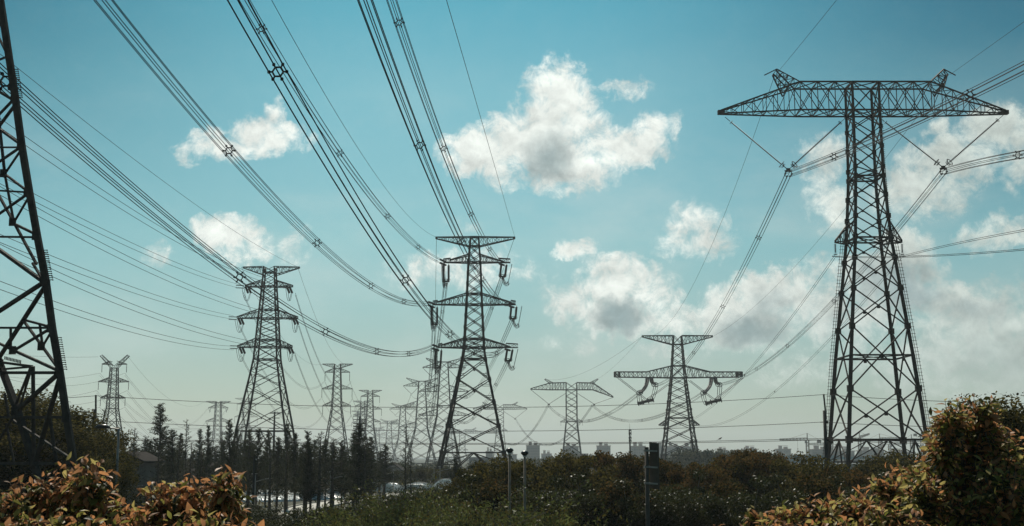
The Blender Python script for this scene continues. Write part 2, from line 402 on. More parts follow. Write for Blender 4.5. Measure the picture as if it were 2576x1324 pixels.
# ---- right tower: heavy tubular T-shaped tower
T5 = Fr(2206, 1107, 170.0); t5 = thing('transmission_tower', (T5.X, 170, 0), 'tall near T-shaped steel tower with wide flat boom, behind the right shrub', 'power tower', TG)
z5 = T5.z
prof5 = [(0, T5.w(1107, 112)), (z5(1107), T5.w(1107, 95)), (z5(899), T5.w(899, 76)), (z5(732), T5.w(732, 58)), (z5(604), T5.w(604, 44)), (z5(449), T5.w(449, 34.5)), (z5(285), T5.w(285, 33)), (z5(215), T5.w(215, 33))]
body(t5, T5, prof5, [z5(v) for v in (215, 285, 326, 375, 426, 449, 497, 550, 602, 655, 732, 827, 982, 1107)], .50, .16, STEELN, rings=[z5(v) for v in (215, 285, 449, 604, 899)], plates=.8, rnd=True)
hb = T5.w(285, 33); zl, zu = z5(285), z5(215)
for sd in (-1, 1):
    arm(t5, T5, [(hb, zl, zu, hb), (T5.w(250, 163), zl, zu, hb)], [3], .19, .10, STEELN, sd, 'crossarm', 'X')
    arm(t5, T5, [(T5.w(250, 163), zl, zu, hb), (T5.w(285, 358), zl-.1, zl+.35, .25)], [7], .17, .08, STEELN, sd, 'crossarm_tip')
    pk = MB(); xa, xb = T5.w(215, 163), T5.w(240, 193); xp = T5.w(181, 215 if sd < 0 else 208)
    za, zb_, zp = zu, zl+(zu-zl)*.62, z5(181)
    q0 = [(T5.X+sd*xa, 170-hb, za), (T5.X+sd*xa, 170+hb, za), (T5.X+sd*xb, 170+hb, zb_+.4), (T5.X+sd*xb, 170-hb, zb_+.4)]
    q1 = [(T5.X+sd*(xp-.1), 170-.3, zp+.3), (T5.X+sd*(xp-.1), 170.3, zp+.3), (T5.X+sd*(xp+.4), 170.3, zp-.4), (T5.X+sd*(xp+.4), 170-.3, zp-.4)]
    pk.quad_truss([q0, q1], 4, .15, .08, 'Z'); pk.bar(q1[0], (T5.X+sd*(xp+1.6), 170, zp-.5), .12); part(pk, 'peak_arm', STEELN, t5)
    # small lower arm and its hanging insulator
    zs = z5(610); hs = T5.w(610, 45)
    arm(t5, T5, [(hs, zs, zs+2.6, hs*.8), (T5.w(610, 84), zs, zs+.2, .15)], [4], .14, .07, STEELN, sd, 'lower_crossarm')
    ins = MB(); xt = T5.X+sd*T5.w(610, 84)
    ins.insul((xt, 170, zs-.2), (xt, 170, z5(637)), .19, 9, 8); ins.ring((xt, 170, z5(640)), (0, 0, 1), .22, .04); ins.bar((xt-.5, 170, z5(645)), (xt+.5, 170, z5(645)), .1)
    part(ins, 'insulator_string', INSUL, t5)
# box of each boom end, ladder with steps up the outer rear leg, small cctv bracket
cap = MB()
for sd in (-1, 1): cap.box((T5.X+sd*T5.w(285, 357), 170, zl+.1), (.9, .7, .55))
part(cap, 'boom_end_plate', STEELN, t5)
for sx_, sy_ in ((-1, 1), (1, -1)):
    lad = MB()
    zz = [0.5, z5(1107), z5(899), z5(732), z5(604)]
    for a, b in zip(zz, zz[1:]):
        for off in (.42, .72):
            lad.bar((T5.X+sx_*(interp(prof5, a)+off), 170+sy_*interp(prof5, a), a), (T5.X+sx_*(interp(prof5, b)+off), 170+sy_*interp(prof5, b), b), .05)
        k = int((b-a)/.45)
        for i in range(k):
            z = a+(b-a)*i/k; h_ = interp(prof5, z)
            lad.bar((T5.X+sx_*(h_+.2), 170+sy_*h_, z), (T5.X+sx_*(h_+.85), 170+sy_*h_, z), .05)
    part(lad, 'climbing_ladder', STEELN, t5)
lad = MB(); lad.bar((T5.X+hb, 170-hb-.1, zl), (T5.X+interp(prof5, z5(604)), 170-interp(prof5, z5(604))-.1, z5(604)), .06); lad.bar((T5.X-hb, 170-hb-.1, zl), (T5.X-interp(prof5, z5(604)), 170-interp(prof5, z5(604))-.1, z5(604)), .06)
for k in range(60):
    z = z5(604)+(z5(285)-z5(604))*k/60; h_ = interp(prof5, z)
    lad.bar((T5.X+h_-.05, 170-h_-.1, z), (T5.X+h_+.38, 170-h_-.1, z), .04)
    lad.bar((T5.X-h_+.05, 170-h_-.1, z), (T5.X-h_-.36, 170-h_-.1, z), .04)
part(lad, 'step_pegs', STEELN, t5)
# V strings
CL5 = []
for (ul, uc_, ur, vc, vl, vr) in ((1824, 1983, 2128, 428, 295, 296), (2212, 2373, 2524, 422, 296, 290)):
    c = W(uc_, vc, 170)
    for (uu, vv) in ((ul, vl), (ur, vr)):
        a = W(uu, vv, 170); d = (c-a).normalized(); s_ = MB()
        s_.bar(a, a+d*.9, .07); s_.ring(a+d*1.1, d, .28, .035)
        s_.insul(a+d*1.0, c-d*1.1, .14, 46, 7, .45)
        s_.ring(c-d*1.2, d, .50, .05); s_.ring(c-d*.85, d, .34, .04)
        for ang in range(3):
            o_ = d.orthogonal().normalized(); o_.rotate(Matrix.Rotation(ang*2.1, 3, d)); s_.bar(c-d*1.2+o_*.5, c-d*.7, .05)
        s_.bar(c-d*1.1, c, .09)
        part(s_, 'insulator_string', INSUL, t5)
    y = MB()
    y.box(c, (.55, .15, .5)); y.bar(c+Vector((-.5, 0, -.1)), c+Vector((.5, 0, -.1)), .12)
    for k in range(6): y.box(c+Vector((.45*math.cos(k*PI/3), 0, -.55+.4*math.sin(k*PI/3))), (.16, .5, .16))
    y.bar(c+Vector((-.42, 0, -.1)), c+Vector((-.45, 0, -.9)), .08); y.bar(c+Vector((.42, 0, -.1)), c+Vector((.45, 0, -.9)), .08)
    part(y, 'conductor_clamp', STEEL, t5)
    CL5.append(c+Vector((0, 0, -.55)))

# ---- centre tower, double circuit tension tower
def twin_tower(name_label, uc, vref, Y, prof, nodes, arms, tleg, tbr, m, top=None, plates=0.0, rings=(), sec=-1, armd=.5, sep=True, grp=TG, tc=.14, tl=.07):
    fr = Fr(uc, vref, Y); t = thing('transmission_tower', (fr.X, Y, 0), name_label, 'power tower', grp)
    pf = [(0, fr.w(prof[0][0], prof[0][1])*(1+.0))] if False else []
    pm = [(fr.z(v), fr.w(v, w_)) for v, w_ in prof]
    zlow, hlow = min(pm); z2, h2 = sorted(pm)[1]
    pm.append((0, hlow+(h2-hlow)/(z2-zlow)*(0-zlow)))
    body(t, fr, pm, [fr.z(v) for v in nodes], tleg, tbr, m, rings=[fr.z(v) for v in rings], plates=plates, sec_above=sec, sep=sep)
    for (vl, vu, tl_, tr_, vt, n) in arms:
        zl_, zu_ = fr.z(vl), fr.z(vu); zt_ = fr.z(vt) if vt else zl_
        hw = interp(pm, zl_)
        for sd, tp in ((-1, tl_), (1, tr_)):
            if tp is None: continue
            if vl > vu: arm(t, fr, [(hw, zl_, zu_, hw), (fr.w(vl, tp), zt_, zt_+armd*.6, armd*.35)], [n], tc, tl, m, sd)
            else: arm(t, fr, [(hw, zl_, zu_, hw), (fr.w(vl, tp), zt_-armd*.5, zt_, armd*.35)], [n], tc, tl, m, sd)
    return fr, t, pm
prof3 = [(597, 10), (661, 15), (767, 19.5), (875, 25), (904, 29), (1012, 51), (1139, 77), (1190, 88)]
T3, t3, pm3 = twin_tower('large dark double circuit steel tower with three pairs of arms, centre of the view', 1192, 1000, 262, prof3,
    [597, 620, 642, 661, 688, 715, 740, 767, 795, 825, 853, 875, 904, 955, 1012, 1072, 1139],
    [(661, 642, 62, 60, None, 6), (767, 740, 94, 92, None, 7), (875, 853, 82, 80, None, 7)], .46, .17, STEEL, plates=.75, sec=31.5, rings=(597, 620, 661, 740, 767, 853, 875, 904, 1139), armd=.9, tc=.2, tl=.09)
# ground wire arms: flat on top, sloping below
for sd in (-1, 1):
    h0 = interp(pm3, T3.z(600))
    arm(t3, T3, [(h0, T3.z(621), T3.z(597), h0), (T3.w(597, 98 if sd < 0 else 102), T3.z(600.5), T3.z(597), .25)], [8], .17, .08, STEEL, sd, 'ground_wire_arm')
    for (v, x1, x2) in ((661, 60, 90 if sd > 0 else 78), (767, 92, 104), (875, 80, 110 if sd > 0 else 90)):
        arm(t3, T3, [(T3.w(v, x1), T3.z(v), T3.z(v)+.9, .5), (T3.w(v, x2), T3.z(v), T3.z(v)+.75, .45)], [3], .14, .07, STEEL, sd, 'crossarm_end')
def chain(a, b, sag, n=10):
    a = Vector(a); b = Vector(b); return [a.lerp(b, i/n) - Vector((0, 0, sag*4*(i/n)*(1-i/n))) for i in range(n+1)]
ATT3 = {}
for key, (u, v, dn_u, dn_v, lo) in {'LT': (1122, 664, 1122, 708, 0), 'RT': (1268, 664, 1264, 696, 1), 'LM': (1093, 770, 1093, 816, 0), 'RM': (1293, 770, 1290, 802, 1), 'LB': (1104, 878, 1101, 926, 0), 'RB': (1283, 878, 1278, 908, 1)}.items():
    a = W(u, v, 262); b = W(dn_u, dn_v, 268)
    for off in (-.55, .55):
        s_ = MB(); o_ = Vector((off, 0, 0)); d = (b-a).normalized()
        s_.bar(a+o_, a+o_+d*.6, .12); s_.insul(a+o_+d*.6, b+o_-d*.5, .24, 16, 8, .6); s_.ring(b+o_-d*.6, d, .33, .04, 10, 4)
        part(s_, 'insulator_string', INSUL, t3)
    y = MB(); y.box(b, (1.5, .2, .35)); y.ring(b, (0, 1, 0), .5, .07, 8, 4); part(y, 'yoke_plate', STEEL, t3)
    # front side string towards the near span
    s_ = MB(); near = W(u-8, v-4, 258) if key[0] == 'L' else W(u-6, v-2, 258)
    for off in (-.35, .35): s_.insul(a+Vector((0, -.3, off)), near+Vector((-.5, -1.5, off)), .22, 10, 7, .6)
    part(s_, 'insulator_string', INSUL, t3)
    ATT3[key] = (near+Vector((-.5, -1.7, 0)), b)
    jw = MB()
    if lo:
        e = W(dn_u+14, dn_v+17, 262)
        for k in range(6):
            o_ = Vector((.33*math.cos(k*PI/3), 0, .33*math.sin(k*PI/3)))
            jw.tube(chain(b+o_*.6, e+o_, .9, 8), .045, 4)
        jw.ring(e, (1, 0, .5), .4, .07, 6, 4); jw.ring(b.lerp(e, .4)-Vector((0, 0, .8)), (1, 0, -.8), .4, .05, 6, 4)
        s_ = MB(); s_.insul(W(u+20, v, 262), e, .09, 14, 6, .6); part(s_, 'insulator_string', INSUL, t3)
    else:
        for k in range(6):
            o_ = Vector((.33*math.cos(k*PI/3), 0, .33*math.sin(k*PI/3)))
            jw.tube(chain(near+o_, b+o_+Vector((0, -1, -.6)), 2.5, 8), .045, 4)
    part(jw, 'jumper_wire', WIRE, t3)

# ---- left-centre tower
prof2 = [(672, 13), (721, 16), (802, 22), (874, 27), (905, 29), (960, 38), (1080, 60), (1150, 69)]
T2, t2, pm2 = twin_tower('dark double circuit steel tower with U-shaped jumper loops, above the conifer row left of centre', 674, 850, 300, prof2,
    [672, 686, 703, 721, 742, 762, 782, 802, 820, 838, 856, 874, 905, 935, 975, 1025, 1085],
    [(722, 706, 61, 59, None, 6), (801, 780, 79, 74, None, 7), (874, 854, 76, 62, None, 7)], .40, .15, STEEL, plates=.5, sec=30, rings=(686, 721, 780, 802, 856, 874, 905, 1085), armd=.6, tc=.17, tl=.08)
for sd in (-1, 1):
    h0 = interp(pm2, T2.z(676))
    arm(t2, T2, [(h0, T2.z(693), T2.z(672), h0), (T2.w(672, 68 if sd < 0 else 75), T2.z(674.5), T2.z(672), .2)], [7], .15, .075, STEEL, sd, 'ground_wire_arm')
for (v, xl, xr) in ((722, 61, 59), (801, 79, 74), (874, 76, 62)):
    for sd, x in ((-1, xl), (1, xr)):
        for du in (-3, 4):
            s_ = MB(); a = W(674+sd*x-sd*8+du, v+1, 300); b = W(674+sd*x-sd*8+du+6, v+15, 303)
            s_.insul(a, b, .28, 9, 8, .7); part(s_, 'insulator_string', INSUL, t2)
        s_ = MB(); a = W(674+sd*x-sd*1, v, 300)
        for dz in (-.3, .3): s_.insul(a+Vector((0, 0, dz)), a+Vector((-1.9, -.6, dz)), .16, 8, 6, .6)
        part(s_, 'insulator_string', GLASSI, t2)
        jw = MB(); p0 = W(674+sd*x-(4 if sd < 0 else 14), v+3, 300); p1 = W(674+sd*x-sd*8+7, v+17, 303)
        for o_ in (0, .5): jw.tube(chain(p0+Vector((o_, 0, 0)), p1+Vector((o_*.4, 0, 0)), 2.4, 12), .055, 4)
        part(jw, 'jumper_wire', WIRE, t2)

# ---- right-centre tower with the long box arms
prof4 = [(845, 10), (867, 11.5), (921, 15), (951, 17.5), (1052, 29), (1100, 35), (1155, 42)]
T4, t4, pm4 = twin_tower('steel tower with long box ended arms and thick curved insulator strings, right of centre', 1707, 1000, 440, prof4,
    [845, 867, 885, 903, 921, 951, 970, 990, 1010, 1031, 1052, 1078, 1110, 1145], [], .50, .22, STEEL, plates=.9, rings=(867, 921, 951, 1052, 1145), armd=.8)
for sd in (-1, 1):
    h0 = interp(pm4, T4.z(860)); arm(t4, T4, [(h0, T4.z(868), T4.z(845), h0), (T4.w(845, 89), T4.z(848), T4.z(845), .3)], [8], .26, .13, STEEL, sd, 'ground_wire_arm')
    h0 = interp(pm4, T4.z(940))
    arm(t4, T4, [(h0, T4.z(951), T4.z(921), h0), (T4.w(945, 80), T4.z(950), T4.z(936), 1.4), (T4.w(945, 157), T4.z(949), T4.z(936), 1.2)], [7, 7], .26, .13, STEEL, sd, 'crossarm')
    e = MB(); xx = T4.X+sd*T4.w(945, 154)
    e.quad_truss([[(xx-.8, 438.8, T4.z(949)), (xx+.8, 438.8, T4.z(949)), (xx+.8, 441.2, T4.z(949)), (xx-.8, 441.2, T4.z(949))], [(xx-.8, 438.8, T4.z(936)), (xx+.8, 438.8, T4.z(936)), (xx+.8, 441.2, T4.z(936)), (xx-.8, 441.2, T4.z(936))]], 1, .4, .2, 'X'); part(e, 'arm_end_frame', STEEL, t4)
    h0 = interp(pm4, T4.z(1069)); arm(t4, T4, [(h0, T4.z(1071), T4.z(1056), h0*.8), (T4.w(1069, 51), T4.z(1070), T4.z(1069), .3)], [4], .22, .12, STEEL, sd, 'lower_crossarm')
    o4 = 0 if sd < 0 else 161
    for k, (a, b) in enumerate((((1626, 952), (1609, 988)), ((1631, 952), (1613, 988)), ((1636, 952), (1644, 966)), ((1641, 952), (1650, 967)))):
        s_ = MB(); A = W(a[0]+o4, a[1], 438); B = W(b[0]+o4, b[1], 432 if k < 2 else 448)
        pts = [A.lerp(B, t/8)+Vector((.9 if k < 2 else -.5, 0, -.6))*(4*t/8*(1-t/8)*.6) for t in range(9)]
        s_.tube(pts, .36, 7); part(s_, 'insulator_string', INSUL, t4)
    rg = MB()
    for (u, v) in ((1607, 989), (1612, 987), (1644, 967), (1650, 968)): rg.ring(W(u+o4, v, 438), (.5, 1, .2), .75, .13, 12, 5)
    part(rg, 'grading_ring', STEEL, t4)
    # jumper with its drum, V strings to it
    c = W(1624+o4*1.06, 1012, 440); jw = MB()
    for (u, v) in ((1607, 990), (1650, 972)):
        for dx in (-.7, 0, .7): jw.tube(chain(W(u+o4, v, 438)+Vector((dx, 0, 0)), c+Vector((dx*.8+(-1.5 if u < 1620 else 1.5), 0, 0)), 2.2 if u < 1620 else 1.0, 10), .10, 4)
    part(jw, 'jumper_wire', WIRE, t4)
    dr = MB(); dr.tube([c+Vector((-2.8, 0, -.5)), c+Vector((2.8, 0, .9))], .5, 8)
    for k in range(4): dr.ring(c+Vector((-2.5+1.7*k, 0, -.4+.42*k)), (1, 0, .25), .9, .14, 10, 4)
    part(dr, 'jumper_drum', STEEL, t4)
    vs = MB()
    for (u, v) in (((1553, 951), (1690, 959)) if sd < 0 else ((1731, 957), (1866, 951))):
        for q in (0, .7): vs.insul(W(u, v, 440)+Vector((q, 0, 0)), c+Vector((q, 0, .8)), .12, 24, 5, .7)
    part(vs, 'insulator_string', INSUL, t4)

# ---- farther T-shaped tower and two more of its line
def tee_tower(label, uc, Y, k, vtop, vlow, vfoot, m, boomL=103, boomR=103, droop=0, flat=54, t=.3):
    """k scales sizes against the nearest of the line"""
    fr = Fr(uc, vlow, Y); tt = thing('transmission_tower', (fr.X, Y, 0), label, 'power tower', TG)
    hw = fr.w(vlow, 13.5*k)
    S = lambda v: vtop + (v-963)*k
    pm = [(fr.z(S(963)), fr.w(vlow, 13*k)), (fr.z(S(981)), hw), (fr.z(S(1061)), fr.w(vlow, 13.5*k)), (fr.z(S(1166)), fr.w(vlow, 25*k))]
    pm.append((0, fr.w(vlow, 28*k)))
    pm = [p for i, p in enumerate(pm) if p[0] > 1 or i == len(pm)-1]
    body(tt, fr, pm, [fr.z(S(v)) for v in (963, 981, 997, 1012, 1028, 1044, 1061, 1085, 1112, 1140)], t*1.4, t*.75, m, rings=[fr.z(S(v)) for v in (981, 1061)], sep=False)
    for sd, bl in ((-1, boomL), (1, boomR)):
        tipz = fr.z(S(980+(droop if sd > 0 else 0)))
        arm(tt, fr, [(hw, fr.z(S(981)), fr.z(S(963)), hw), (fr.w(vlow, flat*k), fr.z(S(981)), fr.z(S(964)), hw), (fr.w(vlow, bl*k), tipz, tipz+.5, .3)], [6, 5], t, t*.5, m, sd)
        pk = MB(); x0 = fr.X+sd*fr.w(vlow, (flat-8)*k); x1 = fr.X+sd*fr.w(vlow, flat*k); xp = fr.X+sd*fr.w(vlow, (flat+12)*k)
        q0 = [(x0, Y-1, fr.z(S(963))), (x0, Y+1, fr.z(S(963))), (x1, Y+1, fr.z(S(966))), (x1, Y-1, fr.z(S(966)))]
        q1 = [(xp, Y-.3, fr.z(S(953))), (xp, Y+.3, fr.z(S(953))), (xp+sd*.4, Y+.3, fr.z(S(955))), (xp+sd*.4, Y-.3, fr.z(S(955)))]
        pk.quad_truss([q0, q1], 3, t*.7, t*.4); part(pk, 'peak_arm', m, tt)
        z_ = fr.z(S(1061)); arm(tt, fr, [(hw, z_-.4, z_+2, 1), (fr.w(vlow, 28*k), z_-.3, z_, .2)], [3], t*.6, t*.4, m, sd, 'lower_crossarm')
        c = Vector((fr.X+sd*fr.w(vlow, 57*k), Y, fr.z(S(1017)))); vs = MB()
        for a in ((fr.X+sd*fr.w(vlow, bl*k), Y, tipz), (fr.X+sd*hw*1.1, Y, fr.z(S(990)))): vs.insul(a, c, .14*t/.3, 18, 5, .8)
        vs.box(c-Vector((0, 0, .3)), (1.2, .3, .9)); part(vs, 'insulator_string', INSUL, tt)
        ih = MB(); xi = fr.X+sd*fr.w(vlow, 27*k); ih.insul((xi, Y, z_-.4), (xi, Y, z_-2.6), .18, 5, 5); part(ih, 'insulator_string', INSUL, tt)
    return fr, tt
T6, t6 = tee_tower('T-shaped tower between the centre tower and the box armed tower, one boom end drooping', 1437.5, 800, 1.0, 963, 981, 1166, STEEL, boomL=103, boomR=105, droop=20, t=.38)
T7, t7 = tee_tower('smaller T-shaped steel tower showing behind the right leg of the centre tower', 1258, 1200, .66, 1018, 1030, 1150, STEEL2, t=.40)
T7b, t7b = tee_tower('small hazy T-shaped tower seen low between the legs of the centre tower', 1163, 1700, .52, 1081, 1090, 1160, STEEL2, t=.45)

# ---- far towers with horned tops and V strings (line behind the centre tower)
def horn_tower(label, uc, Y, k, vtop, m, t=.3):
    fr = Fr(uc, vtop+60*k, Y); tt = thing('transmission_tower', (fr.X, Y, 0), label, 'power tower', TG)
    S = lambda v: vtop + v*k
    w_ = lambda x: fr.w(S(60), x*k)
    pm = [(fr.z(S(5)), w_(9)), (fr.z(S(115)), w_(16)), (fr.z(S(140)), w_(17)), (fr.z(S(282)), w_(45))]
    zz = [fr.z(S(v)) for v in (5, 22, 40, 58, 76, 95, 115, 140, 170, 205, 245)]
    pm2_ = pm + [(0, pm[-1][1] + (pm[-1][1]-pm[-2][1])/(pm[-1][0]-pm[-2][0])*(0-pm[-1][0]))] if pm[-1][0] > 2 else pm[:-1]+[(0, w_(45))]
    zz = [z for z in zz if z > 1.5]
    body(tt, fr, pm2_, zz, t*1.5, t*.7, m, rings=[zz[0], zz[min(6, len(zz)-1)]], sep=False)
    for sd in (-1, 1):
        for (vl, vu, x, cx_) in ((20, 5, 54, 30), (80, 64, 62, 36), (140, 124, 64, 36)):
            h0 = interp(pm2_, fr.z(S(vl)))
            arm(tt, fr, [(h0, fr.z(S(vl)), fr.z(S(vu)), h0), (w_(x), fr.z(S(vl-1)), fr.z(S(vl-2)), .3)], [5], t*.7, t*.4, m, sd)
            vs = MB(); c = Vector((fr.X+sd*w_(cx_), Y, fr.z(S(vl+23))))
            for a in ((fr.X+sd*w_(x), Y, fr.z(S(vl))), (fr.X+sd*(h0+.3), Y, fr.z(S(vl+4)))): vs.bar(a, c, .22*t/.3)
            part(vs, 'insulator_string', INSUL, tt)
        pk = MB(); h0 = w_(9)
        q0 = [(fr.X+sd*h0, Y-h0, fr.z(S(20))), (fr.X+sd*h0, Y+h0, fr.z(S(20))), (fr.X+sd*h0, Y+h0, fr.z(S(5))), (fr.X+sd*h0, Y-h0, fr.z(S(5)))]
        q1 = [(fr.X+sd*w_(46), Y-.3, fr.z(S(-3))), (fr.X+sd*w_(46), Y+.3, fr.z(S(-3))), (fr.X+sd*w_(46), Y+.3, fr.z(S(-5))), (fr.X+sd*w_(46), Y-.3, fr.z(S(-5)))]
        pk.quad_truss([q0, q1], 5, t*.7, t*.4); part(pk, 'peak_arm', m, tt)
    return fr, tt
TA, ta = horn_tower('nearest horned steel tower, standing just behind the left side of the centre tower', 1117, 620, 1.0, 906, STEEL2, .28)
TB, tb = horn_tower('second horned steel tower of the receding row, left of the one behind the centre tower', 1061, 800, .86, 955, STEEL2, .30)
TC, tc_ = horn_tower('third horned steel tower of the receding row, behind the thin tall tree', 1013, 1150, .62, 1018, STEEL2, .32)
TD, td = horn_tower('small pale horned tower at the left end of the receding row', 979, 1600, .48, 1057, STEEL2, .36)
TE, te = horn_tower('tiny hazy horned tower near the horizon, left of the receding row', 950, 2100, .34, 1075, STEEL2, .40)
# ---- far double circuit towers with straight arms
def plain_tower(label, uc, Y, k, vtop, m, t=.28, susp=True):
    fr = Fr(uc, vtop+60*k, Y); tt = thing('transmission_tower', (fr.X, Y, 0), label, 'power tower', TG)
    S = lambda v: vtop + v*k
    w_ = lambda x: fr.w(S(60), x*k)
    pm = [(fr.z(S(0)), w_(7.5)), (fr.z(S(112)), w_(12)), (fr.z(S(180)), w_(22)), (0, w_(34))]
    zz = [fr.z(S(v)) for v in (0, 12, 24, 38, 53, 67, 82, 97, 112, 130, 152, 180, 210)]
    zz = [z for z in zz if z > 1.5]
    body(tt, fr, pm, zz, t*1.4, t*.7, m, rings=[zz[1]], sep=False)
    for sd in (-1, 1):
        arm(tt, fr, [(w_(7.5), fr.z(S(10)), fr.z(S(0)), w_(7)), (w_(38), fr.z(S(1)), fr.z(S(0)), .3)], [5], t*.7, t*.4, m, sd, 'ground_wire_arm')
        for (vl, vu, x) in ((21, 11, 31), (63, 52, 38), (105, 94, 35)):
            h0 = interp(pm, fr.z(S(vl)))
            arm(tt, fr, [(h0, fr.z(S(vl)), fr.z(S(vu)), h0), (w_(x), fr.z(S(vl)), fr.z(S(vl-1)), .3)], [4], t*.7, t*.4, m, sd)
            s_ = MB(); a = Vector((fr.X+sd*w_(x), Y, fr.z(S(vl)))); b = Vector((fr.X+sd*w_(x), Y, fr.z(S(vl+22))))
            if susp: s_.bar(a, b, .22*t/.28)
            else: s_.bar(a, a+Vector((sd*-1.5, 0, -3)), .3); s_.bar(a+Vector((-sd*2, 0, 0)), a+Vector((-sd*1, 0, -3.5)), .25)
            part(s_, 'insulator_string', INSUL, tt)
    return fr, tt
P1, p1 = plain_tower('slim straight armed tower with hanging strings, right of the broad tower above the conifers', 848, 600, 1.0, 916, STEEL)
P2, p2 = plain_tower('slim straight armed tower with raked hanging wires, above the dense conifer clump', 931, 830, .76, 982, STEEL, .32)
P3, p3 = plain_tower('narrow straight armed tower directly left of and behind the one over the dense conifer clump', 912, 1050, .62, 1009, STEEL2, .34)
P4, p4 = plain_tower('low hazy straight armed tower, farthest of the row over the dense conifer clump', 903, 1400, .48, 1034, STEEL2, .38)
P5, p5 = plain_tower('small straight armed tower standing among conifer tips, right of the tallest conifer', 548, 1000, .80, 1010, STEEL, .34, susp=False)
P6, p6 = plain_tower('faint thin tower seen through the broad lattice body left of centre', 619, 1300, .75, 1002, STEEL2, .30)
P7, p7 = plain_tower('tiny faint tower near the horizon between two horned towers', 1133, 1900, .40, 1085, STEEL2, .42)

# ---- far-left tower with the Y-shaped head
T0 = Fr(284, 1000, 500); t0 = thing('transmission_tower', (T0.X, 500, 0), 'steel tower with a Y-shaped horned head, far left behind the tall street lamp', 'power tower', TG)
pm0 = [(T0.z(926), T0.w(950, 8)), (T0.z(1000), T0.w(1000, 11)), (T0.z(1028), T0.w(1028, 12)), (T0.z(1115), T0.w(1115, 25)), (0, T0.w(1115, 34))]
body(t0, T0, pm0, [T0.z(v) for v in (926, 938, 950, 961, 973, 985, 997, 1010, 1028, 1050, 1080, 1115)], .38, .17, STEEL, rings=[T0.z(v) for v in (926, 961, 1000, 1028)])
for sd in (-1, 1):
    pk = MB(); h0 = T0.w(926, 8)
    q0 = [(T0.X+sd*0.3, 500-h0, T0.z(926)), (T0.X+sd*.3, 500+h0, T0.z(926)), (T0.X+sd*h0, 500+h0, T0.z(926)), (T0.X+sd*h0, 500-h0, T0.z(926))]
    q0 = [(T0.X+sd*0.2, 500-h0, T0.z(922)), (T0.X+sd*0.2, 500+h0, T0.z(922)), (T0.X+sd*h0, 500+h0, T0.z(926)), (T0.X+sd*h0, 500-h0, T0.z(926))]
    xe = T0.w(895, 37); q1 = [(T0.X+sd*(xe-.8), 499.7, T0.z(893)), (T0.X+sd*(xe-.8), 500.3, T0.z(893)), (T0.X+sd*xe, 500.3, T0.z(896)), (T0.X+sd*xe, 499.7, T0.z(896))]
    pk.quad_truss([q0, q1], 5, .16, .08, 'Z'); part(pk, 'peak_arm', STEEL, t0)
    arm(t0, T0, [(h0, T0.z(917), T0.z(909), h0), (T0.w(917, 31), T0.z(917), T0.z(916), .3)], [4], .2, .11, STEEL, sd)
    arm(t0, T0, [(interp(pm0, T0.z(961)), T0.z(962), T0.z(950), 1.2), (T0.w(961, 38), T0.z(961), T0.z(960), .3)], [6], .2, .11, STEEL, sd)
    arm(t0, T0, [(interp(pm0, T0.z(1002)), T0.z(1003), T0.z(992), 1.4), (T0.w(1003, 31), T0.z(1002), T0.z(1001), .3)], [5], .2, .11, STEEL, sd)
    for (x, v) in ((31, 918), (38, 962), (31, 1003)):
        s_ = MB(); a = Vector((T0.X+sd*T0.w(v, x), 500, T0.z(v))); s_.insul(a, a-Vector((0, 0, 3.1)), .2, 9, 6, .5); part(s_, 'insulator_string', INSUL, t0)

# ---- near tower on the left edge: each member stands in the plane of the tower's side face
LEGPTS = [(-30, -190), (1, 0), (39, 250), (55, 368), (74, 483), (94, 595), (116, 710), (132, 827), (151, 937), (168, 1052), (185, 1160), (201, 1260)]
def legu(v):
    for (u0, v0), (u1, v1) in zip(LEGPTS, LEGPTS[1:]):
        if v <= v1: return u0+(u1-u0)*(v-v0)/(v1-v0)
    return LEGPTS[-1][0]
Y1 = 58.0
def P1W(u, v, back=0.0): return W(u, v, Y1 + max(0.0, legu(v)-u)*.035 + back)
base1 = W(185, 1160, Y1); root1 = thing('transmission_tower', (base1.x-5, Y1, 0), 'huge near steel tower cut off by the left edge, with a thick angle iron leg', 'power tower', TG)
lg = MB()
pts = [P1W(*p) for p in LEGPTS]; ext = pts[-1]+(pts[-1]-pts[-2])*((0-pts[-1].z)/(pts[-1].z-pts[-2].z)*-1*-1)
for a, b in zip(pts, pts[1:]): lg.bar(a, b, .28, .28)
d_ = (pts[-1]-pts[-2]).normalized(); foot = pts[-1]+d_*((0-pts[-1].z)/d_.z); lg.bar(pts[-1], foot, .33)
part(lg, 'leg', STEEL1, root1)
HOR = []
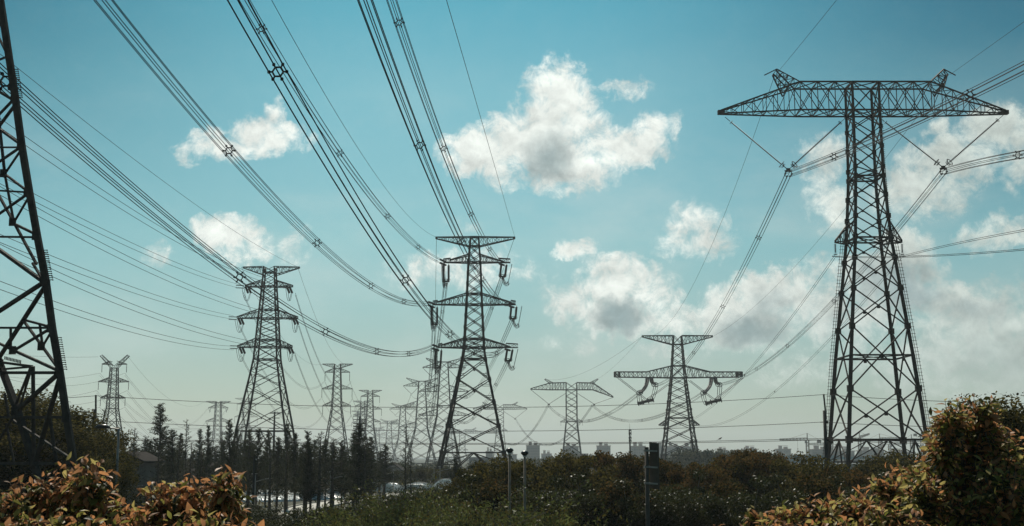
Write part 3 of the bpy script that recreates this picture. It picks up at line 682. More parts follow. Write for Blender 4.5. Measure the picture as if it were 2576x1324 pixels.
MEM = [((0, 232), (30, 250), .14), ((0, 286), (30, 255), .12), ((0, 315), (45, 255), .14), ((0, 326), (50, 362), .14), ((0, 371), (48, 371), .10), ((0, 406), (48, 373), .12),
       ((12, 438), (58, 370), .10), ((12, 438), (65, 478), .12), ((0, 480), (68, 484), .11), ((0, 537), (70, 488), .12), ((35, 560), (76, 490), .10),
       ((0, 497), (35, 560), .13), ((35, 560), (92, 665), .13), ((35, 563), (95, 592), .14), ((0, 596), (86, 597), .12), ((0, 630), (105, 706), .20), ((82, 662), (105, 700), .12),
       ((0, 782), (108, 712), .20), ((0, 897), (122, 707), .19), ((0, 825), (128, 825), .13), ((57, 804), (128, 823), .13), ((57, 804), (145, 925), .13), ((100, 815), (107, 872), .12),
       ((35, 882), (125, 828), .13), ((107, 872), (133, 828), .10), ((27, 826), (27, 875), .12), ((0, 865), (35, 882), .14), ((35, 882), (145, 932), .15),
       ((5, 912), (80, 922), .15), ((8, 938), (150, 938), .18), ((10, 929), (80, 923), .12), ((83, 922), (85, 1150), .17), ((77, 925), (38, 1023), .12), ((80, 925), (48, 1030), .11),
       ((40, 1035), (142, 945), .20), ((152, 945), (88, 1165), .22), ((0, 1050), (172, 1050), .16), ((28, 1055), (178, 1154), .13), ((125, 1050), (142, 1165), .15),
       ((0, 1166), (190, 1166), .19), ((15, 1065), (35, 1162), .12), ((0, 1105), (35, 1045), .12), ((12, 990), (22, 1050), .12), ((0, 327), (12, 438), .14), ((12, 438), (35, 560), .12), ((88, 1170), (100, 1215), .15),
       ((0, 100), (18, 138), .1), ((0, 150), (20, 142), .1), ((0, 60), (8, 40), .1)]
mm = MB(); mir = MB(); XC = base1.x - 6.6
for (a, b, t) in MEM:
    a = list(a)
    if a[0] == 0:
        k = 70.0/max(b[0]-a[0], 14); k = min(k, 1.6); a = [a[0]-(b[0]-a[0])*k, a[1]-(b[1]-a[1])*k]
    A, B = P1W(*a), P1W(*b)
    if A.x < XC: A = B.lerp(A, (B.x-XC)/(B.x-A.x))
    t *= .86; mm.bar(A, B, t, t*.9)
    mir.bar((2*XC-A.x, A.y, A.z), (2*XC-B.x, B.y, B.z), t, t*.9)
l2 = MB(); q = [P1W(-20, 862, .4), P1W(3, 925, .2), P1W(42, 1027), P1W(82, 1155), P1W(100, 1215)]
for a, b in zip(q, q[1:]): l2.bar(a, b, .27)
d_ = (q[-1]-q[-2]).normalized(); l2.bar(q[-1], q[-1]+d_*((0-q[-1].z)/d_.z), .27); part(l2, 'leg', STEEL1, root1)
l3 = MB(); l4 = MB()
for a, b in zip(pts+[foot], (pts+[foot])[1:]): l3.bar((2*XC-a.x, a.y, a.z), (2*XC-b.x, b.y, b.z), .31)
for a, b in zip(q, q[1:]): l4.bar((2*XC-a.x, a.y, a.z), (2*XC-b.x, b.y, b.z), .27)
part(l3, 'leg', STEEL1, root1); part(l4, 'leg', STEEL1, root1)
gp = mm
for (u, v) in ((39, 252), (55, 370), (72, 485), (93, 595), (113, 708), (131, 827), (150, 937), (168, 1052), (186, 1165), (12, 438), (35, 560), (107, 872), (40, 1035), (88, 1162), (3, 915), (35, 882)):
    p = P1W(u, v); gp.box(p-Vector((0, .17, 0)), (.34, .03, .40), 0)
sb = mm
for v0, v1 in ((175, 250), (630, 710), (850, 935)):
    for i in range(15):
        v = v0+(v1-v0)*i/15; p = P1W(legu(v)+6, v); sb.bar(p, p+Vector((.22, 0, .01)), .035); sb.box(p+Vector((.22, 0, 0)), (.03, .06, .06))
for i in range(12): p = P1W(12+i*3.6, 905+i*.9); sb.bar(p, p+Vector((0, 0, .16)), .04)
part(mm, 'bracing', STEEL1, root1); part(mir, 'bracing', STEEL1, root1)

# ------------------------------------------------------------------ wires
def wire_mesh(pts, r, name, parent, k=4):
    b = MB(); b.tube(pts, r, k); return part(b, name, WIRE, parent, smooth=True)
def hexa(mb, c, lat, up, R):
    P_ = [c + lat*(R*.62*math.cos(i*PI/3)) + up*(R*.62*math.sin(i*PI/3)) for i in range(6)]
    for i in range(6):
        mb.bar(P_[i], P_[(i+1) % 6], .075); e = c + lat*(R*math.cos(i*PI/3)) + up*(R*math.sin(i*PI/3))
        mb.bar(P_[i], e, .07); mb.box(e, (.13, .16, .13))
class Span:
    """a sagging span fitted through sight lines; far end A, near end B"""
    def __init__(s, A, B, via=(), c=None):
        s.A, s.B = Vector(A), Vector(B)
        if c is None:
            num = den = 0.0
            for (u, v) in via:
                t = s.t_of(u, v); Y = s.A.y+(s.B.y-s.A.y)*t; z = W(u, v, Y).z
                q = t*(1-t); num += q*(z-(s.A.z+(s.B.z-s.A.z)*t)); den += q*q
            c = num/den
        s.c = c
    def t_of(s, u, v):
        p = W(u, v, 1.0); r = p.x
        # x(t) = r*y(t)
        return (r*s.A.y - s.A.x)/((s.B.x-s.A.x) - r*(s.B.y-s.A.y))
    def at(s, t):
        p = s.A.lerp(s.B, t); p.z += s.c*t*(1-t); return p
def bundle(label, sp, ext=1.0, R=.45, nw=6, r=.032, spacers=(), n=48, group='bundled conductors', t0=0.0, spt=()):
    a = sp.at(t0); root = thing('conductor_bundle', a, label, 'power line', group)
    d = (sp.B-sp.A); d.z = 0; d.normalize(); lat = Vector((d.y, -d.x, 0))
    C = [sp.at(t0+(ext-t0)*i/n) for i in range(n+1)]
    for k in range(nw):
        off = []
        for i in range(n+1):
            tn = (C[min(i+1, n)]-C[max(i-1, 0)]).normalized(); up = lat.cross(tn).normalized()
            if up.z < 0: up = -up
            if nw == 2: off.append(C[i] + up*(R*(1 if k else -1)))
            else: off.append(C[i] + lat*(R*math.cos(k*PI/3)) + up*(R*math.sin(k*PI/3)))
        wire_mesh(off, r, 'wire', root)
    for t in [sp.t_of(*q_) for q_ in spacers]+list(spt):
        c = sp.at(t); tn = (sp.at(t+.01)-sp.at(t-.01)).normalized(); up = lat.cross(tn).normalized(); mb = MB()
        if nw == 6: hexa(mb, c, lat, up, R)
        else: mb.bar(c-up*R, c+up*R, .12)
        part(mb, 'spacer', STEEL, root)
    return root
def single(label, sp, ext=1.0, r=.03, n=40, group='single wires', t0=0.0, name='overhead_wire'):
    pts = [sp.at(t0+(ext-t0)*i/n) for i in range(n+1)]
    b = MB(); b.tube(pts, r, 4); o = b.build(name, WIRE, None, origin=pts[0], smooth=True); return tag(o, label, 'wire', group)
DBG = []
def near_bundle(label, key, Pn, Yn, via, ext, spacers, **k):
    best = None
    for f in range(28):
        y = Yn*(.62+.04*f); q = Span(ATT3[key][0], W(*Pn, y), via); err = 0.0
        for (u, v) in via:
            t = q.t_of(u, v); p = q.at(t); err += ((W(u, v, p.y).z-p.z)/p.y*F)**2
        err = math.sqrt(err/len(via)) + 28*abs(math.log(y/Yn))
        if best is None or err < best[0]: best = (err, y, q)
    sp = best[2]; DBG.append((key, 'y', round(best[1]), 0, round(best[0], 1)+6))
    for (u, v) in via:
        t = sp.t_of(u, v); p = sp.at(t); z = W(u, v, p.y).z; DBG.append((key, u, v, round(t, 2), round((z-p.z)/p.y*F, 1)))
    return bundle(label, sp, ext, spacers=spacers, **k)
G3 = 'six wire bundles rising from the centre tower'
near_bundle('six wire bundle from the centre tower lowest left arm to the left edge leg', 'LB', (45, 232), 62, [(948, 892), (819, 833), (603, 688), (300, 440)], 1.12, [(1028, 905), (948, 892), (819, 833), (603, 688), (15, 200)], group=G3, r=.034)
near_bundle('six wire bundle from the centre tower middle left arm, crossing a small cloud', 'LM', (260, 0), 70, [(1016, 764), (933, 719), (798, 607), (576, 378)], 1.15, [(1016, 764), (933, 719), (798, 607), (576, 378)], group=G3, r=.034)
near_bundle('six wire bundle from the centre tower top left arm, crossing the boldest bundle', 'LT', (615, 0), 105, [(1052, 624), (975, 544), (855, 383), (658, 77)], 1.2, [(1052, 624), (975, 544), (855, 383), (658, 77)], group=G3, r=.034)
near_bundle('boldest six wire bundle with a large hexagonal spacer, passing behind the centre tower', 'RB', (699, 181), 62, [(1240, 908), (1138, 840), (1020, 692)], 1.3, [(1250, 906), (1132, 835), (1020, 692), (699, 181)], group=G3, r=.038)
near_bundle('left one of the two steep six wire bundles at top centre', 'RM', (918, 0), 72, [(1250, 753), (1220, 717), (1160, 600), (1056, 371)], 1.2, [(1275, 765), (1213, 705), (1160, 603), (1056, 371)], group=G3, r=.036)
near_bundle('right one of the two steep six wire bundles at top centre', 'RT', (985, 0), 105, [(1232, 628), (1185, 540), (1116, 372), (1004, 61)], 1.2, [(1232, 622), (1185, 540), (1116, 372), (1004, 61)], group=G3, r=.034)
GW = 'thin ground wires'
single('thin ground wire from the left top arm of the centre tower to the top edge', Span(W(1098, 597, 262), W(683, 0, 90), [(975, 480), (860, 310)]), 1.15, .026, group=GW)
single('thin ground wire from the centre tower right top arm tip, past the large cloud', Span(W(1295, 597, 262), W(1123, 0, 90), [(1250, 440), (1200, 260)]), 1.15, .026, group=GW)
single('thin wire hanging steeply below the left top arm tip of the centre tower', Span(W(1098, 599, 262), W(1093, 905, 700), (), -16), 1.0, .04, group=GW)
single('thin wire falling behind from the right top arm tip of the centre tower', Span(W(1294, 599, 262), W(1150, 903, 620), (), -22), 1.0, .04, group=GW)
# beyond the centre tower
for key, tip, word in (('LT', (1084, 932), 'top left'), ('RT', (1150, 932), 'top right'), ('LM', (1074, 993), 'middle left'), ('RM', (1158, 1000), 'middle right'), ('LB', (1078, 1050), 'lowest left'), ('RB', (1152, 1058), 'lowest right')):
    sp = Span(ATT3[key][1], W(*tip, 620), (), -22)
    bundle('far side conductor bundle running away from the %s arm of the centre tower' % word, sp, 1.0, r=.036, n=24, group='bundles beyond the centre tower', spt=(.12, .3, .5, .75))
for (fa, fb, Ya, Yb, wd_) in ((TA, TB, 620, 800, 'first and second'), (TB, TC, 800, 1150, 'second and third')):
    for sd in (-1, 1):
        for v in (43, 103, 163):
            ka, kb = (1.0, .86) if fa is TA else (.86, .62); va, vb = (906, 955) if fa is TA else (955, 1018)
            A = Vector((fa.X+sd*fa.w(950, 31*ka), Ya, fa.z(va+v*ka))); B = Vector((fb.X+sd*fb.w(1000, 33*kb), Yb, fb.z(vb+v*kb)))
            single('pale sagging conductor between the %s horned towers, %s %s' % (wd_, {43: 'upper', 103: 'middle', 163: 'lower'}[v], 'left' if sd < 0 else 'right'), Span(A, B, (), -24), 1, .085, 20, 'conductors between horned towers', name='conductor')

# right tower's line
GR = 'six wire bundles of the T-shaped towers'
c1, c2 = CL5
def chk(nm, sp, pts_):
    for (u, v) in pts_:
        t = sp.t_of(u, v); p = sp.at(t); z = W(u, v, p.y).z; DBG.append((nm, u, v, round(t, 2), round((z-p.z)/p.y*F, 1)))
sp = Span(c1, W(2576, 170, 98), [(2098, 397), (2440, 233)]); chk('r1', sp, [(2098, 397), (2440, 233)])
bundle('six wire bundle from the near T-shaped tower left clamp, rising behind its body', sp, 1.25, r=.034, spacers=[(2098, 397), (2440, 233)], group=GR)
sp = Span(c2, W(2576, 388, 135), [(2470, 408)]); bundle('six wire bundle from the near T-shaped tower right clamp to the right edge', sp, 1.3, r=.034, spacers=[(2560, 390)], group=GR)
A = W(1642, 970, 446)
sp = Span(A, c1, [(1818, 765), (1908, 595), (1745, 893)]); chk('r3', sp, [(1818, 765), (1908, 595), (1745, 893)])
bundle('six wire bundle descending left from the left clamp of the near T-shaped tower', sp, 1, r=.034, spacers=[(1908, 595), (1818, 765), (1745, 890)], group=GR)
A = W(1808, 968, 446)
sp = Span(A, c2, [(1903, 925), (1981, 870), (2098, 762), (2260, 580)]); chk('r4', sp, [(1903, 925), (1981, 870), (2098, 762), (2260, 580)])
bundle('six wire bundle descending from the near T-shaped tower right clamp behind its legs', sp, 1, r=.034, spacers=[(1981, 870), (2098, 762), (1903, 925)], group=GR)
ZC = W(1490, 1020, 800); ZL = W(1379, 1020, 800)
for (a, b, lo, nm) in ((W(1607, 990, 432), ZL, [(1560, 1028), (1490, 1056)], 'left'), (W(1768, 990, 432), ZC, [(1700, 1035), (1625, 1052), (1560, 1058)], 'right')):
    sp = Span(b, a, lo); chk('r5', sp, lo)
    bundle('sagging bundle left of the box armed tower to the mid T-shaped tower, %s one' % nm, sp, 1, R=.6, r=.05, n=30, spt=(.2, .4, .6, .8), group='sagging bundles beyond the box armed tower')
for (a, b, nm) in ((ZL, W(1226, 1050, 1200), 'left'), (ZC, W(1296, 1052, 1200), 'right')):
    bundle('pale sagging bundle between the mid and smaller T-shaped towers, %s one' % nm, Span(a, b, (), -100), 1, R=.6, r=.07, n=24, spt=(.25, .5, .75), group='sagging bundles beyond the mid T-shaped tower')
single('thin ground wire from the left peak of the near T-shaped tower to the top edge', Span(W(1953, 186, 170), W(2105, 0, 110), [(2020, 105)]), 1.2, .024, group=GW)
single('thin ground wire from the right peak of the near T-shaped tower to the right edge', Span(W(2390, 188, 170), W(2576, 55, 120), [(2480, 124)]), 1.2, .024, group=GW)
single('thin wire from the near T-shaped tower left peak down to the box armed tower', Span(W(1617, 845, 440), W(1950, 186, 170), [(1820, 550), (1890, 350)]), 1, .028, group=GW)
single('thin wire from the near T-shaped tower right peak down to the box armed tower', Span(W(1796, 845, 440), W(2388, 186, 170), [(2050, 615), (2221, 407)]), 1, .028, group=GW)
single('thin ground wire sagging left of the box armed tower to the mid distance T-shaped tower', Span(W(1500, 955, 800), W(1617, 845, 440), [(1560, 908)]), 1, .04, group=GW)
single('faint wire from the box armed tower to the left peak of the mid T-shaped tower', Span(W(1375, 955, 800), W(1617, 845, 440), [(1440, 948)]), 1, .04, group=GW)
GE = 'pairs of electrode wires of the T-shaped towers'
e1 = W(2100, 646, 170); e2 = W(2268, 646, 170)
bundle('wire pair from the near T-shaped tower left lower arm to the right edge', Span(e1, W(2576, 628, 128), [(2400, 641)]), 1.2, R=.07, nw=2, r=.028, group=GE)
bundle('wire pair from the near T-shaped tower right lower arm to the right edge', Span(e2, W(2576, 580, 128), [(2420, 610)]), 1.2, R=.09, nw=2, r=.028, group=GE)
sp = Span(W(1660, 1072, 440), e1, [(2013, 769), (1918, 892)]); chk('e1', sp, [(2013, 769), (1918, 892)])
bundle('pair of wires curving down left from the left lower arm of the near T-shaped tower', sp, 1, R=.2, nw=2, r=.03, group=GE, spt=(.7,))
sp = Span(W(1757, 1072, 440), e2, [(2108, 834), (1918, 1009)]); chk('e2', sp, [(2108, 834), (1918, 1009)])
bundle('wire pair curving down from the near T-shaped tower right lower arm behind its legs', sp, 1, R=.2, nw=2, r=.03, group=GE, spt=(.6,))

# left-centre tower's pairs
GP = 'pairs of wires from the left edge to the broad tower'
for (lab, far, near, Yn, via) in (
    ('right top arm', (733, 722), (60, 352), 120, [(350, 548), (575, 668)]),
    ('left top arm', (603, 721), (0, 452), 130, [(82, 494), (300, 603), (435, 664)]),
    ('right middle arm', (747, 803), (0, 480), 125, [(88, 512), (350, 664), (644, 787)]),
    ('left middle arm', (587, 799), (0, 600), 130, [(170, 668), (450, 767)]),
    ('right lowest arm', (736, 875), (0, 625), 130, [(117, 677), (300, 767), (644, 862)]),
    ('left lowest arm', (589, 876), (0, 718), 130, [(130, 766), (350, 834)])):
    sp = Span(W(*far, 299), W(*near, Yn), via); chk(lab, sp, via)
    bundle('pair of dark wires from the left edge to the broad tower %s' % lab, sp, 1.25, R=.42, nw=2, r=.035, n=40, group=GP)
single('thin ground wire from the left edge leg to the broad tower left of centre', Span(W(749, 672, 300), W(30, 160, 100), [(560, 560), (350, 412), (180, 285)]), 1.1, .028, group=GW)
# from the broad tower on to the slim ones
GB = 'wires from the broad tower to the slim ones'
for (lab, a, b) in (('top left', (611, 737), (816, 960)), ('top right', (743, 740), (883, 960)), ('middle left', (601, 818), (808, 1002)), ('middle right', (751, 818), (887, 1002)), ('lowest left', (604, 892), (812, 1044)), ('lowest right', (741, 890), (884, 1044))):
    bundle('pair of sagging wires from the broad tower %s arm to the slim tower' % lab, Span(W(*a, 303), W(*b, 600), (), -44), 1, R=.25, nw=2, r=.045, n=24, group=GB)
single('thin ground wire from the broad tower left arm to the slim tower', Span(W(607, 672, 300), W(812, 916, 600), (), -30), 1, .035, group=GW)
single('thin ground wire from the broad tower right arm to the slim tower', Span(W(749, 672, 300), W(884, 916, 600), (), -30), 1, .035, group=GW)
for (lab, a, b) in (('top left', (817, 960), (908, 1018)), ('top right', (880, 960), (955, 1018)), ('middle left', (810, 1002), (903, 1050)), ('middle right', (886, 1002), (960, 1050)), ('lowest right', (883, 1044), (957, 1080))):
    single('faint wire from the slim tower %s arm to the tower above the dense conifers' % lab, Span(W(*a, 600), W(*b, 830), (), -36), 1, .06, 20, GB, name='conductor')
# far-left tower's wires
GL = 'wires at the horned Y-head tower'
for i, (lab, a, b, sg) in enumerate((('top left', (251, 939), (-60, 935), -6), ('top right', (314, 939), (-60, 925), -14), ('middle left', (243, 983), (-60, 975), -8), ('middle right', (320, 983), (-60, 968), -16), ('lowest left', (251, 1025), (-60, 1018), -8), ('lowest right', (315, 1025), (-60, 1010), -16), ('left peak', (247, 898), (-60, 884), -2))):
    single('faint wire from the left edge to the %s string of the horned Y-head tower' % lab, Span(W(*a, 500), W(*b, 430), (), sg*1.6), 1, .042, 20, GL)
for (lab, a, b) in (('top left', (251, 939), (523, 1026)), ('top right', (314, 939), (572, 1026)), ('middle left', (243, 983), (518, 1060)), ('middle right', (320, 983), (578, 1060)), ('lowest right', (315, 1025), (574, 1093)), ('lowest left', (251, 1025), (521, 1093))):
    for q, dz in (('upper', 0), ('lower', -.9)):
        single('%s of two thin sagging wires right of the %s arm of the Y-head tower' % (q, lab), Span(W(*a, 500)+Vector((0, 0, dz)), W(*b, 1000)+Vector((0, 0, dz)), (), -75), 1, .05, 24, GL)
single('thin ground wire from the right horn of the Y-head tower', Span(W(321, 896, 500), W(517, 1009, 1000), (), -42), 1, .045, 24, GL)

# ------------------------------------------------------------------ ground, road, field strips
def sheet(name, pts, m, label=None):
    b = MB(); n = len(b.v); b.v = [Vector(p) for p in pts]; b.face(*range(len(pts))); o = b.build(name, m); return tag(o, kind='structure')
sheet('ground', [(-6000, -300, 0), (6000, -300, 0), (6000, 9000, 0), (-6000, 9000, 0)], GROUND)
def gp_(u, v):    # where a sight line meets the ground
    x = (u-1288)/F; z = (662-v)/F; dy = CT-z*ST; dz = ST+z*CT; s = -H/dz; return Vector((x*s, dy*s, 0))
road = MB(); L = [gp_(u, v)+Vector((0, 0, .02)) for u, v in ((560, 1345), (700, 1296), (800, 1272), (900, 1256), (1000, 1243), (1080, 1236), (1200, 1230))]
for i in range(len(L)):
    a = L[max(i-1, 0)]; b = L[min(i+1, len(L)-1)]; d = (b-a).normalized(); nn = Vector((-d.y, d.x, 0))
    road.v += [L[i]+nn*2.2, L[i]-nn*2.2]
for i in range(len(L)-1): road.face(2*i, 2*i+1, 2*i+3, 2*i+2)
tag(road.build('road', CONC), kind='structure')
ed = MB()
for i in range(len(L)-1):
    for s_ in (2.35, -2.35):
        a, b = L[i], L[i+1]; d = (b-a).normalized(); nn = Vector((-d.y, d.x, 0)); ed.bar(a+nn*s_, b+nn*s_, .18, .3)
tag(ed.build('kerb', CONC), kind='structure')
# plastic covered crop rows
rng = random.Random(3)
def tunnel(label, c0, c1, hw, h, ribs=14):
    b = MB(); n = 26; k = 9; a = Vector(c0); e = Vector(c1); d = (e-a).normalized(); nn = Vector((-d.y, d.x, 0))
    for i in range(n+1):
        p = a.lerp(e, i/n); w = hw*(1+.08*rng.uniform(-1, 1)); hh = h*(1+.22*rng.uniform(-1, 1))
        for j in range(k+1):
            t = PI*j/k; b.v.append(p + nn*(w*math.cos(t)) + Vector((0, 0, max(0.0, hh*math.sin(t)+rng.uniform(-.05, .05)))))
    for i in range(n):
        for j in range(k): q = i*(k+1)+j; b.face(q, q+1, q+k+2, q+k+1)
    b.face(*range(k+1)); b.face(*[n*(k+1)+j for j in range(k+1)])
    r = thing('row_cover', a, label, 'plastic cover', 'plastic crop covers'); part(b, 'film', PLASTIC, r)
    hp = MB()
    for i in range(ribs):
        p = a.lerp(e, (i+.5)/ribs); hp.tube([p+nn*(hw*1.03*math.cos(PI*j/6))+Vector((0, 0, h*1.25*math.sin(PI*j/6))) for j in range(7)], .03, 4)
    part(hp, 'hoops', GALV, r)
for i, (u0, u1, v) in enumerate(((600, 742, 1262), (598, 745, 1254), (606, 738, 1247), (752, 838, 1258), (757, 842, 1250), (760, 835, 1245))):
    w = ('front', 'middle', 'rear')[i % 3]; s_ = 'longer left' if i < 3 else 'shorter right'
    tunnel('white plastic crop tunnel, %s row of the %s plot behind the conifer trunks' % (w, s_), gp_(u0, v), gp_(u1, v-2), 3.0, .75)
for i, (u0, u1, v, hh, nm) in enumerate(((966, 990, 1240, 1.4, 'pale greenhouse mound beside the far road'), (1045, 1058, 1232, 1.1, 'small crumpled white cover between thin trunks'), (1116, 1138, 1234, 1.7, 'white slanted greenhouse end beside the centre tower foot'), (935, 947, 1236, 1.8, 'narrow white cover left of the pale greenhouse'))):
    tunnel(nm, gp_(u0, v), gp_(u1, v-1), 2.6, hh, 5)

# ------------------------------------------------------------------ houses
def house(name, label, u0, u1, vbase, vwall, vroof, D, depth, wallm, roofm, gable=False, nwin=2, door=False):
    a = W(u0, vbase, D); b = W(u1, vbase, D); zw = W(u0, vwall, D).z; zr = W(u0, vroof, D).z
    x0, x1 = a.x, b.x; y0, y1 = D, D+depth
    r = thing(name, ((x0+x1)/2, D, 0), label, 'house', 'low houses')
    w = MB(); w.box(((x0+x1)/2, (y0+y1)/2, zw/2), (x1-x0, y1-y0, zw))
    if gable:
        n = len(w.v); xm = (x0+x1)/2; w.v += [Vector((x0, y0-.01, zw)), Vector((x1, y0-.01, zw)), Vector((xm, y0-.01, zr)), Vector((x0, y1, zw)), Vector((x1, y1, zw)), Vector((xm, y1, zr))]
        w.face(n, n+1, n+2); w.face(n+4, n+3, n+5)
    part(w, 'wall', wallm, r)
    f = MB(); o_ = .5
    if gable:
        xm = (x0+x1)/2
        for sd, xe in ((-1, x0-o_), (1, x1+o_)):
            zz = zw-(zr-zw)*o_/((x1-x0)/2); n = len(f.v)
            f.v += [Vector((xm, y0-o_, zr+.03)), Vector((xm, y1+o_, zr+.03)), Vector((xe, y1+o_, zz)), Vector((xe, y0-o_, zz)), Vector((xm, y0-o_, zr+.25)), Vector((xm, y1+o_, zr+.25)), Vector((xe, y1+o_, zz+.22)), Vector((xe, y0-o_, zz+.22))]
            for q in ((0, 1, 2, 3), (7, 6, 5, 4), (0, 3, 7, 4), (1, 0, 4, 5), (2, 1, 5, 6), (3, 2, 6, 7)): f.face(*[n+i for i in q])
    else:
        ym = (y0+y1)/2
        for ye, s_ in ((y0-o_, 1), (y1+o_, -1)):
            zz = zw-.15; n = len(f.v)
            f.v += [Vector((x0-o_, ym, zr)), Vector((x1+o_, ym, zr)), Vector((x1+o_, ye, zz)), Vector((x0-o_, ye, zz)), Vector((x0-o_, ym, zr+.22)), Vector((x1+o_, ym, zr+.22)), Vector((x1+o_, ye, zz+.2)), Vector((x0-o_, ye, zz+.2))]
            for q in ((0, 1, 2, 3), (7, 6, 5, 4), (0, 3, 7, 4), (1, 0, 4, 5), (2, 1, 5, 6), (3, 2, 6, 7)): f.face(*[n+i for i in q])
        k = int((x1-x0)/.6)
        for i in range(k+1):
            x = x0-o_+(x1-x0+2*o_)*i/k; f.bar((x, y0-o_, zw+.07), (x, ym, zr+.25), .09)
    part(f, 'roof', roofm, r)
    for i in range(nwin):
        wx = x0+(x1-x0)*(i+.6)/(nwin+.3+(.7 if door else 0)); wm = MB(); wm.box((wx, y0-.02, zw*.58), (1.1, .12, 1.2)); g = part(wm, 'window', GLASSD, r)
        fm = MB(); fm.box((wx, y0-.07, zw*.58), (.07, .08, 1.2)); fm.box((wx, y0-.07, zw*.58-.66), (1.4, .25, .1)); sub(fm, 'window_frame', GALV, g, r)
    if door:
        dm = MB(); dm.box((x0+(x1-x0)*.82, y0-.02, 1.05), (1.1, .12, 2.1)); part(dm, 'door', GLASSD, r)
    return r
house('farmhouse', 'grey gabled rendered house left of the conifer row, behind the tall street lamp', 270, 350, 1265, 1160, 1142, 132, 7, WALL, ROOF, gable=True, nwin=1)
house('farmhouse', 'low dark tiled house behind the left conifers', 385, 520, 1265, 1185, 1168, 175, 7, WALL, ROOF, nwin=4)
house('cottage', 'small ochre walled cottage with one window and a dark door among conifer trunks', 838, 892, 1238, 1213, 1204, 235, 6, WALLB, ROOF, nwin=1, door=True)
house('shed', 'grey shed with pitched roof left of the thin tall tree', 958, 1012, 1225, 1185, 1165, 330, 9, HALL, ROOF, gable=True, nwin=1)

# ------------------------------------------------------------------ skyline
def tower_block(label, u0, u1, vtop, D, bays=6, crown=True, storey=3.1, m=None):
    m = m or CITY
    x0 = W(u0, 1150, D).x; x1 = W(u1, 1150, D).x; zt = W((u0+u1)/2, vtop, D).z; w = x1-x0; dp = w*.55
    r = thing('apartment_block', ((x0+x1)/2, D, 0), label, 'building', 'distant apartment blocks')
    b = MB(); b.box(((x0+x1)/2, D+dp/2, zt/2), (w, dp, zt)); 
    for i in range(bays):
        if i % 2 == 0: b.box((x0+w*(i+.5)/bays, D-.9, zt*.485), (w/bays*.72, 1.8, zt*.97))
    part(b, 'wall', m, r)
    g = MB(); ns = int(zt/storey)
    for j in range(1, ns):
        for i in range(bays):
            o_ = -1.85 if i % 2 == 0 else -.05
            for q in (-.2, .2):
                g.box((x0+w*(i+.5+q*.8)/bays, D+o_, zt*j/ns), (w/bays*.2, .3, storey*.5))
    part(g, 'windows', CITYD, r)
    if crown:
        c = MB(); c.box(((x0+x1)/2, D+dp/2-.5, zt+.5), (w*1.06, dp*1.12+1.5, 1.0)); c.box((x0+w*.3, D+dp/2, zt+2.8), (w*.22, dp*.5, 3.6)); c.box((x0+w*.68, D+dp/2, zt+2.3), (w*.26, dp*.5, 2.6))
        for q in (.3, .68): c.box((x0+w*q, D+dp/2, zt+4.9), (w*.3, dp*.6, .5))
        part(c, 'roof', CITYR, r)
    return r
for a in (('tall slab tower block on the skyline just right of the two lamp posts', 1324, 1358, 1122, 1500, 7),
          ('low pale block right of the tall slab tower block', 1362, 1388, 1143, 1700, 4), ('apartment tower behind the legs of the mid T-shaped tower', 1418, 1456, 1124, 1600, 6),
          ('solitary apartment tower between the mid T-shaped tower and the thin mast', 1502, 1536, 1123, 1600, 6), ('left half of the long apartment pair beside the corrugated sign', 1588, 1624, 1124, 1550, 6),
          ('right half of the long apartment pair, partly behind the corrugated sign', 1640, 1672, 1123, 1600, 6), ('apartment row behind the left leg of the box armed tower', 1678, 1712, 1124, 1650, 6), ('apartment row behind the right leg of the box armed tower', 1718, 1756, 1125, 1650, 6),
          ('squat apartment block first to the right of the box armed tower', 1806, 1832, 1134, 1800, 5), ('domed squat apartment block left of the yellow crane', 1872, 1905, 1131, 1800, 5),
          ('squat block immediately left of the longest crane', 1955, 1990, 1131, 1700, 5), ('low wide block behind the wooden pole', 2043, 2090, 1132, 1500, 7), ('terraced block at the feet of the near T-shaped tower', 2095, 2150, 1136, 1500, 8),
          ('low block under the cluster of cranes', 2165, 2225, 1135, 1600, 8), ('low hazy block between the right legs of the near T-shaped tower', 2240, 2290, 1138, 1700, 6), ('low hazy block below the right end of the mid centre legs', 1252, 1300, 1145, 1500, 6), ('small peaked block behind the right leg of the centre tower', 1222, 1240, 1137, 1500, 3)):
    tower_block(*a)
def hall(label, u0, u1, v, D, m, cat='building', name='warehouse'):
    x0 = W(u0, 1150, D).x; x1 = W(u1, 1150, D).x; zt = W(u0, v, D).z; r = thing(name, ((x0+x1)/2, D, 0), label, cat, 'distant halls')
    b = MB(); b.box(((x0+x1)/2, D+15, zt/2), (x1-x0, 30, zt))
    t = MB(); t.box(((x0+x1)/2, D+15, zt+.3), (x1-x0+1.2, 31, .5)); part(t, 'roof', GALV, r)
    s_ = b; k = max(6, int((x1-x0)/6))
    for i in range(k): s_.box((x0+(x1-x0)*(i+.5)/k, D-.08, zt*.55), (.35, .3, zt*.9))
    for i in range(0, k, 2): s_.box((x0+(x1-x0)*(i+1.0)/k, D-.05, zt*.72), (2.4, .22, 1.1))
    part(b, 'wall', m, r)
hall('long blue clad hall low on the skyline left of the near T-shaped tower', 1985, 2120, 1146, 900, BLUE)
hall('blue clad hall seen between the legs of the near T-shaped tower', 2128, 2235, 1149, 880, BLUE)
hall('plain mauve grey hall behind the right legs of the near T-shaped tower', 2150, 2330, 1160, 560, HALL)
hall('long low pale grey hall below the blue ones', 1990, 2190, 1170, 520, GALV)
hall('distant pale shed left of the two lamp posts', 1180, 1260, 1152, 900, HALL)
hall('low reddish hall behind the mid T-shaped tower foot', 1425, 1478, 1143, 1000, CITYR)
